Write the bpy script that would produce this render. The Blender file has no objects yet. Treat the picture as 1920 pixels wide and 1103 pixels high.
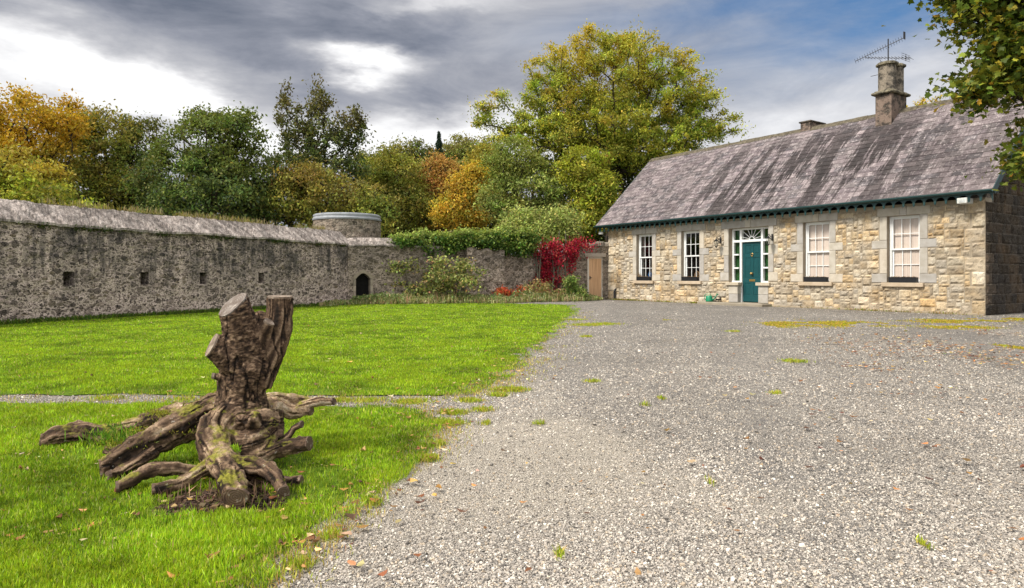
import bpy, math, random
import numpy as np
from mathutils import Vector, Matrix
R = math.radians
rng = np.random.default_rng(11)
random.seed(4)
scene = bpy.context.scene
COL = scene.collection
EYE, F = 1.10, 1250.0           # eye height and focal length in photo pixels (1920 wide)
HX, HY = 960.0, 518.0           # principal column and horizon row of the photo

def gp(px, py):                  # ground point seen at a photo pixel
    Y = EYE * F / (py - HY)
    return (px - HX) / F * Y, Y
def wp(px, py, Y):               # point at depth Y
    return np.array([(px - HX) / F * Y, Y, EYE - (py - HY) / F * Y])

# ------------------------------------------------------------------ noise
def _h(i, j, k, s):
    n = (i * 374761393 + j * 668265263 + k * 1274126177 + s * 974634777) & 0xffffffff
    n = ((n ^ (n >> 13)) * 1274126177) & 0xffffffff
    n = ((n ^ (n >> 16)) * 2246822519) & 0xffffffff
    return ((n ^ (n >> 15)) & 0xffffff) / float(0xffffff)
def vnoise(p, s=0):
    p = np.asarray(p, float)
    f = np.floor(p); i = f.astype(np.int64); t = p - f; t = t * t * (3 - 2 * t)
    r = 0
    for a in (0, 1):
        for b in (0, 1):
            for c in (0, 1):
                w = (t[:, 0] if a else 1 - t[:, 0]) * (t[:, 1] if b else 1 - t[:, 1]) * (t[:, 2] if c else 1 - t[:, 2])
                r = r + w * _h(i[:, 0] + a, i[:, 1] + b, i[:, 2] + c, s)
    return r
def fbm(p, o=4, s=0):
    p = np.asarray(p, float); r = 0; a = .5; t = 0
    for k in range(o):
        r = r + a * vnoise(p * 2 ** k + k * 17.3, s + k); t += a; a *= .5
    return r / t

# ------------------------------------------------------------------ objects
def tag(o, label=None, cat=None, group=None, kind=None):
    if label: o['label'] = label
    if cat: o['category'] = cat
    if group: o['group'] = group
    if kind: o['kind'] = kind
    return o
def empty(name, loc, rz=0, parent=None):
    o = bpy.data.objects.new(name, None); COL.objects.link(o)
    o.location = loc; o.rotation_euler = (0, 0, rz); o.empty_display_size = .2
    if parent: o.parent = parent
    return o
def link(name, me, mat, parent=None, loc=None, rot=None):
    o = bpy.data.objects.new(name, me); COL.objects.link(o)
    for m in (mat if isinstance(mat, (list, tuple)) else [mat]):
        me.materials.append(m)
    if parent: o.parent = parent
    if loc is not None: o.location = loc
    if rot is not None: o.rotation_euler = rot
    return o
def np_mesh(name, v, f, col=None, vec=None, smooth=False):
    """v Nx3, f MxK (same K for all faces); col Nx3 -> 'col', vec Nx3 -> 'crd'"""
    v = np.asarray(v, np.float32); f = np.asarray(f, np.int32)
    me = bpy.data.meshes.new(name)
    K = f.shape[1]
    me.vertices.add(len(v)); me.vertices.foreach_set('co', v.ravel())
    me.loops.add(f.size); me.loops.foreach_set('vertex_index', f.ravel())
    me.polygons.add(len(f))
    me.polygons.foreach_set('loop_start', np.arange(0, f.size, K, dtype=np.int32))
    try: me.polygons.foreach_set('loop_total', np.full(len(f), K, np.int32))
    except Exception: pass
    me.polygons.foreach_set('use_smooth', np.full(len(f), smooth, bool))
    me.update(calc_edges=True)
    if col is not None:
        a = me.attributes.new('col', 'FLOAT_COLOR', 'POINT')
        a.data.foreach_set('color', np.column_stack([col, np.ones(len(v))]).astype(np.float32).ravel())
    if vec is not None:
        a = me.attributes.new('crd', 'FLOAT_VECTOR', 'POINT')
        a.data.foreach_set('vector', np.asarray(vec, np.float32).ravel())
    me.validate()
    return me

class MB:
    """collects shapes for ONE mesh"""
    def __init__(s): s.v = []; s.f = []; s.c = []; s.cur = (1, 1, 1)
    def add(s, v, f):
        b = len(s.v); s.v += [tuple(p) for p in v]; s.f += [tuple(i + b for i in q) for q in f]
        s.c += [s.cur] * len(v); return s
    def box(s, x0, x1, y0, y1, z0, z1, bev=0, jit=0):
        if bev <= 0:
            v = [(x, y, z) for z in (z0, z1) for y in (y0, y1) for x in (x0, x1)]
            f = [(0, 2, 3, 1), (4, 5, 7, 6), (0, 1, 5, 4), (2, 6, 7, 3), (0, 4, 6, 2), (1, 3, 7, 5)]
        else:
            b = min(bev, (x1 - x0) * .4, (y1 - y0) * .4, (z1 - z0) * .4)
            v = []; f = []
            X = (x0, x1); Y = (y0, y1); Z = (z0, z1); idx = {}
            for i in (0, 1):
                for j in (0, 1):
                    for k in (0, 1):
                        sx, sy, sz = (b if i == 0 else -b), (b if j == 0 else -b), (b if k == 0 else -b)
                        for ax, p in (('x', (X[i], Y[j] + sy, Z[k] + sz)), ('y', (X[i] + sx, Y[j], Z[k] + sz)), ('z', (X[i] + sx, Y[j] + sy, Z[k]))):
                            idx[(i, j, k, ax)] = len(v); v.append(p)
            g = lambda i, j, k, a: idx[(i, j, k, a)]
            for i in (0, 1):
                f.append([g(i, 0, 0, 'x'), g(i, 1, 0, 'x'), g(i, 1, 1, 'x'), g(i, 0, 1, 'x')][::(1 if i else -1)])
                f.append([g(0, i, 0, 'y'), g(0, i, 1, 'y'), g(1, i, 1, 'y'), g(1, i, 0, 'y')][::(1 if i else -1)])
                f.append([g(0, 0, i, 'z'), g(1, 0, i, 'z'), g(1, 1, i, 'z'), g(0, 1, i, 'z')][::(1 if i else -1)])
            for i in (0, 1):
                for j in (0, 1):
                    f.append([g(i, j, 0, 'x'), g(i, j, 1, 'x'), g(i, j, 1, 'y'), g(i, j, 0, 'y')][::(1 if i ^ j else -1)])
                    f.append([g(i, 0, j, 'x'), g(i, 1, j, 'x'), g(i, 1, j, 'z'), g(i, 0, j, 'z')][::(-1 if i ^ j else 1)])
                    f.append([g(0, i, j, 'y'), g(1, i, j, 'y'), g(1, i, j, 'z'), g(0, i, j, 'z')][::(1 if i ^ j else -1)])
                    for k in (0, 1):
                        f.append([g(i, j, k, 'x'), g(i, j, k, 'y'), g(i, j, k, 'z')][::(1 if (i + j + k) % 2 else -1)])
        if jit: v = [(p[0] + random.uniform(-jit, jit), p[1] + random.uniform(-jit, jit), p[2] + random.uniform(-jit, jit)) for p in v]
        return s.add(v, f)
    def tube(s, pts, rad, n=8, cap=True):
        P = [Vector(p) for p in pts]; r = rad if isinstance(rad, (list, tuple, np.ndarray)) else [rad] * len(P)
        v = []; f = []; up = None
        for i, p in enumerate(P):
            t = (P[min(i + 1, len(P) - 1)] - P[max(i - 1, 0)])
            t = t.normalized() if t.length > 1e-9 else Vector((0, 0, 1))
            if up is None: up = t.orthogonal().normalized()
            up = (up - t * up.dot(t)); up = up.normalized() if up.length > 1e-6 else t.orthogonal().normalized()
            w = t.cross(up)
            for k in range(n):
                a = 2 * math.pi * k / n
                v.append(p + (up * math.cos(a) + w * math.sin(a)) * r[i])
        for i in range(len(P) - 1):
            for k in range(n):
                f.append((i * n + k, i * n + (k + 1) % n, (i + 1) * n + (k + 1) % n, (i + 1) * n + k))
        if cap: f.append(tuple(range(n))[::-1]); f.append(tuple(range((len(P) - 1) * n, len(P) * n)))
        return s.add(v, f)
    def lathe(s, prof, c=(0, 0, 0), n=16, a0=0):
        v = []; f = []
        for (r, z) in prof:
            for k in range(n):
                a = a0 + 2 * math.pi * k / n
                v.append((c[0] + r * math.cos(a), c[1] + r * math.sin(a), c[2] + z))
        for i in range(len(prof) - 1):
            for k in range(n):
                f.append((i * n + k, i * n + (k + 1) % n, (i + 1) * n + (k + 1) % n, (i + 1) * n + k))
        f.append(tuple(range(n))[::-1]); f.append(tuple(range((len(prof) - 1) * n, len(prof) * n)))
        return s.add(v, f)
    def prism(s, poly, y0, y1):
        """outline in (x,z), extruded in y"""
        n = len(poly); v = [(x, y0, z) for x, z in poly] + [(x, y1, z) for x, z in poly]
        f = [tuple(range(n)), tuple(range(n, 2 * n))[::-1]] + [((i + 1) % n, i, i + n, (i + 1) % n + n) for i in range(n)]
        return s.add(v, f)
    def build(s, name, mat, parent=None, loc=None, rot=None, smooth=False):
        me = bpy.data.meshes.new(name); me.from_pydata(s.v, [], s.f)
        a = me.attributes.new('col', 'FLOAT_COLOR', 'POINT')
        a.data.foreach_set('color', [x for c in s.c for x in (c[0], c[1], c[2], 1.)])
        if smooth: me.polygons.foreach_set('use_smooth', [True] * len(me.polygons))
        me.update()
        return link(name, me, mat, parent, loc, rot)

# ------------------------------------------------------------------ materials
class Mat:
    def __init__(s, name, rough=.9, spec=.25):
        s.m = bpy.data.materials.new(name); s.m.use_nodes = True; s.nt = s.m.node_tree
        s.b = s.nt.nodes['Principled BSDF']; s.out = s.nt.nodes['Material Output']
        s.b.inputs['Roughness'].default_value = rough; s.b.inputs['Specular IOR Level'].default_value = spec
    def n(s, t, props=None, **inp):
        nd = s.nt.nodes.new(t)
        for k, v in (props or {}).items(): setattr(nd, k, v)
        for k, v in inp.items():
            key = int(k[1:]) if k[0] == '_' and k[1:].isdigit() else k.replace('_', ' ')
            s.set(nd.inputs[key], v)
        return nd
    def set(s, sock, v):
        if isinstance(v, bpy.types.NodeSocket): s.nt.links.new(v, sock)
        else:
            if hasattr(sock.default_value, '__len__') and not hasattr(v, '__len__'): v = [v] * len(sock.default_value)
            if hasattr(v, '__len__') and len(sock.default_value) == 4 and len(v) == 3: v = (*v, 1)
            sock.default_value = v
    def attr(s, name='col'): return s.n('ShaderNodeAttribute', {'attribute_name': name})
    def obj(s): return s.n('ShaderNodeTexCoord').outputs['Object']
    def map(s, vec, sc=(1, 1, 1), loc=(0, 0, 0), rot=(0, 0, 0)): return s.n('ShaderNodeMapping', None, Vector=vec, Scale=sc, Location=loc, Rotation=rot).outputs[0]
    def noise(s, vec, scale, detail=4, rough=.55, dist=0):
        return s.n('ShaderNodeTexNoise', None, Vector=vec, Scale=scale, Detail=detail, Roughness=rough, Distortion=dist).outputs[0]
    def vor(s, vec, scale, feature='F1', out=0, rand=1, metric='EUCLIDEAN'):
        return s.n('ShaderNodeTexVoronoi', {'feature': feature, 'distance': metric} if feature != 'DISTANCE_TO_EDGE' else {'feature': feature}, Vector=vec, Scale=scale, Randomness=rand).outputs[out]
    def ramp(s, fac, stops, interp='LINEAR'):
        nd = s.n('ShaderNodeValToRGB', None, Fac=fac); cr = nd.color_ramp; cr.interpolation = interp
        while len(cr.elements) < len(stops): cr.elements.new(.5)
        for e, (p, c) in zip(cr.elements, stops):
            e.position = p; e.color = (c, c, c, 1) if not hasattr(c, '__len__') else (*c, 1)[:4]
        return nd.outputs[0]
    def mix(s, fac, a, b, mode='MIX'):
        nd = s.n('ShaderNodeMix', {'data_type': 'RGBA', 'blend_type': mode})
        s.set(nd.inputs[0], fac); s.set(nd.inputs[6], a); s.set(nd.inputs[7], b); return nd.outputs[2]
    def math(s, op, a, b=0, c=None):
        nd = s.n('ShaderNodeMath', {'operation': op}); s.set(nd.inputs[0], a); s.set(nd.inputs[1], b)
        if c is not None: s.set(nd.inputs[2], c)
        return nd.outputs[0]
    def sep(s, v): return s.n('ShaderNodeSeparateXYZ', None, Vector=v).outputs
    def comb(s, x, y, z): return s.n('ShaderNodeCombineXYZ', None, X=x, Y=y, Z=z).outputs[0]
    def bump(s, h, strength=.5, dist=.02, normal=None):
        nd = s.n('ShaderNodeBump', None, Height=h, Strength=strength, Distance=dist)
        if normal is not None: s.set(nd.inputs['Normal'], normal)
        return nd.outputs[0]
    def fin(s, color=None, normal=None, rough=None):
        if color is not None: s.set(s.b.inputs['Base Color'], color)
        if normal is not None: s.set(s.b.inputs['Normal'], normal)
        if rough is not None: s.set(s.b.inputs['Roughness'], rough)
        return s.m

def plain(name, col, rough=.6, spec=.3, var=.12, scale=14, metal=0, bump=.15):
    m = Mat(name, rough, spec); o = m.obj(); n = m.noise(o, scale, 5)
    c = m.mix(m.ramp(n, [(.3, 0), (.7, 1)]), [x * (1 - var) for x in col], [min(1, x * (1 + var)) for x in col])
    m.b.inputs['Metallic'].default_value = metal
    return m.fin(c, m.bump(m.noise(o, scale * 4, 3), bump, .004))

def leaf_mat(name, trans=.35, rough=.55):
    m = Mat(name, rough, .2); c = m.attr().outputs['Color']
    m.set(m.b.inputs['Base Color'], c)
    t = m.n('ShaderNodeBsdfTranslucent', None, Color=m.mix(.5, c, m.mix(1, c, (1.25, 1.25, .8), 'MULTIPLY')))
    mx = m.n('ShaderNodeMixShader', None, Fac=trans); m.nt.links.new(m.b.outputs[0], mx.inputs[1]); m.nt.links.new(t.outputs[0], mx.inputs[2])
    m.nt.links.new(mx.outputs[0], m.out.inputs[0]); return m.m

M = {}
M['leaf'] = leaf_mat('foliage')
M['grass'] = leaf_mat('grass_blades', .4, .5)
M['litter'] = leaf_mat('dry_leaf', .15, .7)
M['white'] = plain('white_paint', (.75, .75, .73), .45, .4, .05)
M['green_paint'] = plain('dark_green_paint', (.012, .045, .045), .4, .4, .15)
M['teal'] = plain('teal_door_paint', (.006, .058, .064), .38, .45, .12, 6)
M['brass'] = plain('brass', (.55, .36, .13), .35, .5, .15, 30, .9)
M['iron'] = plain('black_iron', (.012, .012, .013), .4, .5, .2)
M['black_plastic'] = plain('black_plastic', (.012, .012, .014), .45, .4, .2)
M['can'] = plain('green_plastic', (.01, .20, .10), .4, .45, .1)
M['alu'] = plain('dull_metal', (.035, .034, .036), .5, .4, .2, 20, .6)
M['lead'] = plain('lead_sheet', (.24, .25, .265), .5, .35, .2, 4)
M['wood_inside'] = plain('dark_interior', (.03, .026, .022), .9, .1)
M['green_curtain'] = plain('green_curtain', (.01, .06, .012), .8, .2, .3, 5)
M['soil_dry'] = plain('dead_plants', (.16, .09, .05), .95, .1, .4, 40)

def mk_blind():
    m = Mat('linen_blind', .85, .1); o = m.obj(); x, y, z = m.sep(o)
    w = m.noise(m.map(o, (22, 1, .4)), 1, 3)
    c = m.mix(m.ramp(w, [(.3, 0), (.7, 1)]), (.56, .455, .395), (.68, .565, .495))
    return m.fin(c, m.bump(w, .35, .02))
M['blind'] = mk_blind()
def mk_glass():
    m = Mat('window_glass', .02, .5); nt = m.nt
    tr = m.n('ShaderNodeBsdfTransparent', None, Color=(.95, .96, .95)); gl = m.n('ShaderNodeBsdfGlossy', None, Color=(.9, .9, .9), Roughness=.03)
    nrm = m.bump(m.noise(m.obj(), 2.2, 2), .12, .03); m.set(gl.inputs['Normal'], nrm)
    fr = m.n('ShaderNodeFresnel', None, IOR=1.5); m.set(fr.inputs['Normal'], nrm)
    mx = m.n('ShaderNodeMixShader', None, Fac=m.mix(m.n('ShaderNodeNewGeometry').outputs['Backfacing'], m.math('MULTIPLY', fr.outputs[0], 1.3), (.06, .06, .06)))
    nt.links.new(tr.outputs[0], mx.inputs[1]); nt.links.new(gl.outputs[0], mx.inputs[2]); nt.links.new(mx.outputs[0], m.out.inputs[0]); return m.m
M['glass'] = mk_glass()

def mk_facade():                       # rock-faced limestone blocks, colour per block from 'col'
    m = Mat('facade_stone', .92, .15); o = m.obj(); c = m.attr().outputs['Color']
    n1 = m.noise(o, 9, 6, .6); n2 = m.noise(o, 45, 5, .65); n3 = m.noise(o, 1.1, 3)
    c = m.mix(m.ramp(n1, [(.32, .42), (.55, 0)]), c, m.mix(1, c, (.42, .38, .34), 'MULTIPLY'))
    c = m.mix(m.ramp(n2, [(.56, 0), (.72, .55)]), c, (.62, .56, .48))
    c = m.mix(m.ramp(n3, [(.46, 0), (.66, .6)]), c, m.mix(1, c, (1.12, .90, .58), 'MULTIPLY')); c = m.mix(m.ramp(m.noise(o, 2.6, 5, .65), [(.32, .6), (.5, 0)]), c, m.mix(1, c, (.58, .55, .52), 'MULTIPLY'))
    c = m.mix(m.ramp(m.noise(o, 26, 4), [(.30, .7), (.42, 0)]), c, (.09, .08, .065))
    return m.fin(c, m.bump(m.math('ADD', m.math('MULTIPLY', n1, .7), m.math('MULTIPLY', n2, .5)), .9, .035))
M['facade'] = mk_facade()
def mk_dressed():                      # dressed granite of surrounds
    m = Mat('dressed_granite', .85, .2); o = m.obj(); c = m.attr().outputs['Color']
    n1 = m.noise(o, 4, 6); n2 = m.noise(o, 90, 3, .7)
    c = m.mix(m.ramp(n1, [(.35, .5), (.65, 0)]), c, m.mix(1, c, (.62, .58, .5), 'MULTIPLY'))
    c = m.mix(m.ramp(n2, [(.55, 0), (.7, .4)]), c, (.12, .12, .12))
    return m.fin(c, m.bump(n2, .5, .008))
M['dressed'] = mk_dressed()

def mk_rubble(name, sc, dark, light, mortar, stain=1., warm=(.30, .23, .15), cover=.3):
    m = Mat(name, .95, .12); o = m.obj()
    w = m.n('ShaderNodeTexNoise', None, Vector=o, Scale=7., Detail=4.)
    wv = m.n('ShaderNodeVectorMath', {'operation': 'SUBTRACT'}, _0=w.outputs['Color'], _1=(.5, .5, .5))
    wv = m.n('ShaderNodeVectorMath', {'operation': 'SCALE'}, _0=wv.outputs[0], Scale=.09)
    p = m.n('ShaderNodeVectorMath', {'operation': 'ADD'}, _0=o, _1=wv.outputs[0]).outputs[0]; p = m.map(p, (1, 1, 1.6))
    fine = m.noise(o, 38, 6, .7); med = m.noise(o, 13, 5, .65); big = m.noise(o, 1.3, 4)
    def layer(s_, lo, hi, off, cov):
        v = m.n('ShaderNodeTexVoronoi', {'feature': 'F1'}, Vector=m.map(p, loc=off), Scale=s_, Randomness=.9); r = m.sep(v.outputs['Color'])
        k = m.math('ADD', v.outputs['Distance'], m.math('MULTIPLY', m.math('SUBTRACT', med, .5), .45)); k = m.math('ADD', k, m.math('MULTIPLY', r[2], .16))
        mask = m.math('MULTIPLY', m.ramp(k, [(lo, 1), (hi, 0)]), m.ramp(r[1], [(cov - .02, 0), (cov + .02, 1)])); col = m.mix(r[0], dark, light)
        return mask, m.mix(m.ramp(r[2], [(.80, 0), (.84, .65)]), col, warm)
    mA, cA = layer(sc, .50, .60, (0, 0, 0), cover); mB, cB = layer(sc * 2.3, .46, .60, (3.3, 1.7, 5.1), .35)
    c = m.mix(m.ramp(fine, [(.36, 1), (.62, 0)]), mortar, [x * .5 for x in mortar])
    c = m.mix(mB, c, m.mix(.35, cB, dark)); c = m.mix(mA, c, cA)
    c = m.mix(m.ramp(fine, [(.38, .55), (.56, 0)]), c, m.mix(1, c, (.40, .39, .38), 'MULTIPLY'))
    pit = m.ramp(m.math('ADD', m.math('MULTIPLY', m.noise(o, 19, 4, .65), 1.), m.math('MULTIPLY', mA, -.02)), [(.36, 1), (.41, 0)])
    c = m.mix(m.math('MULTIPLY', pit, .85), c, (.022, .019, .017))
    x, y, z = m.sep(o)
    st = m.noise(m.map(o, (2.2, 2.2, .25)), 1, 5, .6); st2 = m.noise(m.map(o, (9, 9, .8)), 1, 5, .65)
    hz = m.ramp(m.math('MULTIPLY', z, .4), [(.08, .0), (.6, 1)])
    sm = m.math('MULTIPLY', m.ramp(m.math('ADD', m.math('MULTIPLY', st, .62), m.math('MULTIPLY', st2, .38)), [(.38, 0), (.53, 1)]), hz)
    sm = m.math('MULTIPLY', sm, m.ramp(big, [(.36, .35), (.56, 1)]))
    c = m.mix(m.math('MULTIPLY', sm, .84 * stain), c, m.mix(fine, (.02, .02, .02), (.075, .072, .07)))
    h = m.math('ADD', m.math('ADD', m.math('MULTIPLY', mA, .45), m.math('MULTIPLY', mB, .25)), m.math('ADD', m.math('MULTIPLY', fine, .4), m.math('MULTIPLY', med, .5)))
    h = m.math('SUBTRACT', h, m.math('MULTIPLY', pit, .9))
    return m.fin(c, m.bump(h, 1., .06))
M['rubble'] = mk_rubble('weathered_rubble', 5.2, (.11, .088, .076), (.50, .39, .325), (.76, .605, .515), 1.)
M['rubble_warm'] = mk_rubble('brown_rubble', 4.6, (.17, .135, .10), (.42, .34, .265), (.56, .45, .36), .45, cover=.12)
M['rubble_tower'] = mk_rubble('tower_rubble', 5.0, (.13, .11, .085), (.46, .385, .30), (.44, .355, .275), .3, cover=.05)
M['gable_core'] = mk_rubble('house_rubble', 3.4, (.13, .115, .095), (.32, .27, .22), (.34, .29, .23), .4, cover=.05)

def mk_coping():
    m = Mat('coping_stone', .95, .12); o = m.obj()
    q = m.map(o, (1, .42, .42), rot=(0, 0, 0))
    p = m.map(m.map(o, (1, 1, 1), rot=(0, R(-24), 0)), (6, 2.6, 2.6))
    n = m.noise(p, 1.8, 6, .65, .3); e = m.vor(p, 1.1, 'DISTANCE_TO_EDGE'); f = m.noise(o, 30, 6, .7)
    c = m.ramp(n, [(.30, (.13, .108, .095)), (.42, (.32, .27, .24)), (.58, (.46, .40, .36)), (.75, (.64, .58, .53))])
    c = m.mix(m.ramp(f, [(.4, .6), (.58, 0)]), c, (.07, .06, .055))
    c = m.mix(m.ramp(e, [(.0, .5), (.08, 0)]), c, (.09, .08, .07)); c = m.mix(1, c, m.attr().outputs['Color'], 'MULTIPLY')
    return m.fin(c, m.bump(m.math('ADD', n, m.math('MULTIPLY', f, .5)), .8, .045))
M['coping'] = mk_coping()

def mk_slate():
    m = Mat('slate', .75, .15); o = m.attr('crd').outputs['Vector']; c = m.attr().outputs['Color']
    x, d, z = m.sep(o)
    n1 = m.noise(m.map(o, (30, 5, 1)), 1, 5, .65); n2 = m.noise(o, 5.5, 6, .7); n3 = m.noise(o, 24, 4, .7)
    c = m.mix(m.ramp(n1, [(.35, .55), (.6, 0)]), c, m.mix(1, c, (.5, .48, .5), 'MULTIPLY'))
    lich = m.math('MULTIPLY', m.ramp(n2, [(.50, 0), (.58, 1)]), m.ramp(n3, [(.44, 0), (.58, 1)]))
    c = m.mix(m.math('MULTIPLY', lich, .85), c, (.44, .38, .37))
    # black algae running down the slope, strongest mid roof
    s1 = m.noise(m.map(o, (1.7, .22, 1), loc=(3.1, .4, 0)), 1, 4, .5, .3); s2 = m.noise(m.map(o, (11, 1.1, 1)), 1, 5, .65)
    mask = m.math('ADD', m.math('MULTIPLY', s1, .60), m.math('MULTIPLY', s2, .40))
    xr = m.ramp(m.math('DIVIDE', x, 16.), [(.0, .35), (.10, .55), (.22, 1.), (.60, 1.), (.75, .35), (1, .2)])
    dr = m.ramp(m.math('DIVIDE', d, 5.1), [(.0, .75), (.35, 1), (.8, .8), (.97, .1)])
    st = m.math('MULTIPLY', m.ramp(mask, [(.47, 0), (.512, 1)]), m.math('MULTIPLY', xr, dr))
    c = m.mix(m.math('MULTIPLY', st, .92), c, (.018, .014, .013))
    c = m.mix(m.math('MULTIPLY', m.ramp(m.noise(o, 17, 3, .6), [(.66, 0), (.70, 1)]), .8), c, (.035, .04, .02))
    return m.fin(c, m.bump(n1, .4, .006), m.ramp(n2, [(.3, .65), (.7, .85)]))
M['slate'] = mk_slate()
M['ridge'] = plain('mossy_ridge_tile', (.10, .085, .06), .95, .1, .5, 9, 0, .5)
def mk_chim():
    m = Mat('chimney_stone', .95, .12); o = m.obj(); c = m.attr().outputs['Color']
    n = m.noise(o, 5, 6, .65); f = m.noise(o, 40, 4, .7)
    c = m.mix(m.ramp(n, [(.42, .85), (.56, 0)]), c, (.03, .028, .025)); c = m.mix(m.ramp(f, [(.58, 0), (.68, .5)]), c, (.40, .38, .30))
    return m.fin(c, m.bump(m.math('ADD', n, m.math('MULTIPLY', f, .4)), .7, .02))
M['chimney'] = mk_chim()
def mk_plank():
    m = Mat('pale_timber', .7, .25); o = m.obj(); x, y, z = m.sep(o)
    g = m.noise(m.map(o, (26, 26, .9)), 1, 4, .6, .4)
    c = m.ramp(g, [(.3, (.42, .245, .125)), (.55, (.60, .375, .21)), (.75, (.66, .45, .28))])
    gap = m.math('FRACT', m.math('MULTIPLY', x, 9.), 0)
    c = m.mix(m.ramp(gap, [(.0, .8), (.06, 0)]), c, (.10, .055, .03))
    return m.fin(c, m.bump(g, .25, .006))
M['plank'] = mk_plank()

def mk_bark(name, a, b, sc=6):
    m = Mat(name, .95, .1); o = m.obj(); n = m.noise(m.map(o, (1, 1, .3)), sc, 5, .65); f = m.noise(o, sc * 5, 4)
    c = m.ramp(n, [(.35, a), (.65, b)]); return m.fin(c, m.bump(m.math('ADD', n, m.math('MULTIPLY', f, .3)), .8, .05))
M['bark'] = mk_bark('tree_bark', (.018, .014, .011), (.075, .058, .042))
M['bark_grey'] = mk_bark('grey_bark', (.05, .045, .035), (.16, .14, .10))

def mk_gravel():
    m = Mat('gravel', .9, .2); o = m.obj()
    v = m.n('ShaderNodeTexVoronoi', {'feature': 'F1'}, Vector=o, Scale=95., Randomness=1.)
    v2 = m.n('ShaderNodeTexVoronoi', {'feature': 'F1'}, Vector=m.map(o, loc=(3, 7, 0)), Scale=48., Randomness=1.)
    r = m.sep(v.outputs['Color'])[0]; r2 = m.sep(v2.outputs['Color'])[1]
    mx = m.math('ADD', m.math('MULTIPLY', r, .55), m.math('MULTIPLY', r2, .45))
    c = m.ramp(mx, [(.1, (.185, .16, .134)), (.36, (.415, .368, .31)), (.58, (.56, .50, .42)), (.88, (.78, .71, .60))])
    c = m.mix(m.ramp(v.outputs['Distance'], [(.35, 0), (.75, .85)]), c, (.075, .068, .062))
    big = m.noise(o, .42, 5, .6); mid = m.noise(o, 2.3, 5, .65); pat = m.noise(o, 7, 4, .6)
    sx_, sy_, sz_ = m.sep(o); ac = m.math('SUBTRACT', m.math('MULTIPLY', sx_, .96), m.math('MULTIPLY', m.math('SUBTRACT', sy_, 2.), .27))
    tr = m.noise(m.comb(m.math('MULTIPLY', ac, .9), m.math('MULTIPLY', sy_, .10), 0), 1, 4, .55); c = m.mix(m.ramp(tr, [(.40, .38), (.56, 0)]), c, (.24, .215, .185))
    c = m.mix(m.ramp(mid, [(.38, .42), (.62, 0)]), c, (.15, .14, .135))
    c = m.mix(m.ramp(pat, [(.40, .35), (.55, 0)]), c, (.13, .125, .125))
    # pale sandy fines by the lawn edge
    at = m.sep(m.attr('crd').outputs['Vector'])[0]
    c = m.mix(m.ramp(big, [(.42, .35), (.6, 0)]), c, m.mix(1, c, (.6, .59, .58), 'MULTIPLY'))
    fines = m.math('MULTIPLY', m.ramp(m.math('ADD', at, m.math('MULTIPLY', m.math('SUBTRACT', mid, .5), .9)), [(.30, 0), (1.1, 1)]), .5)
    c = m.mix(fines, c, m.ramp(m.noise(o, 90, 3, .7), [(.3, (.42, .36, .27)), (.7, (.72, .63, .50))]))
    # brown leaf mould and thin weeds
    c = m.mix(m.math('MULTIPLY', m.ramp(m.math('ADD', m.math('MULTIPLY', big, .5), m.math('MULTIPLY', pat, .5)), [(.60, 0), (.68, 1)]), .6), c, (.16, .12, .07))
    h = m.math('SUBTRACT', m.math('MULTIPLY', r, .5), v.outputs['Distance'])
    return m.fin(c, m.bump(h, 1., .018))
M['gravel'] = mk_gravel()
def mk_stone_bits():
    m = Mat('gravel_chips', .85, .25); o = m.obj(); c = m.attr().outputs['Color']
    n = m.noise(o, 160, 3, .6); c = m.mix(m.ramp(n, [(.35, .45), (.6, 0)]), c, m.mix(1, c, (.55, .55, .55), 'MULTIPLY'))
    return m.fin(c, m.bump(n, .4, .002))
M['chips'] = mk_stone_bits()
def mk_turf():
    m = Mat('turf', .95, .1); o = m.obj(); a = m.noise(o, 1.2, 5, .6); b = m.noise(o, 26, 5, .7)
    c = m.ramp(b, [(.32, (.03, .055, .005)), (.55, (.10, .165, .012)), (.75, (.17, .25, .02))])
    c = m.mix(m.ramp(a, [(.42, 0), (.66, .45)]), c, (.16, .21, .02))
    x, y, z = m.sep(o)
    sx = m.math('DIVIDE', m.math('ADD', x, 1.40), .34); sy = m.math('DIVIDE', m.math('SUBTRACT', y, 3.24), .24)
    d = m.math('ADD', m.math('MULTIPLY', sx, sx), m.math('MULTIPLY', sy, sy))
    d = m.math('ADD', d, m.math('MULTIPLY', m.math('SUBTRACT', m.noise(o, 9, 4), .5), 1.6))
    c = m.mix(m.ramp(d, [(.55, 1), (1.15, 0)]), c, m.ramp(b, [(.3, (.03, .018, .011)), (.65, (.12, .075, .045))]))
    return m.fin(c, m.bump(b, .9, .03))
M['turf'] = mk_turf()
def mk_earth():
    m = Mat('rough_ground', .95, .1); o = m.obj(); a = m.noise(o, .25, 5); b = m.noise(o, 9, 5, .7)
    c = m.mix(m.ramp(a, [(.4, 0), (.6, 1)]), m.ramp(b, [(.3, (.05, .04, .02)), (.7, (.12, .10, .05))]), m.ramp(b, [(.3, (.04, .06, .012)), (.7, (.09, .12, .025))]))
    return m.fin(c, m.bump(b, .8, .05))
M['earth'] = mk_earth()
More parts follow.
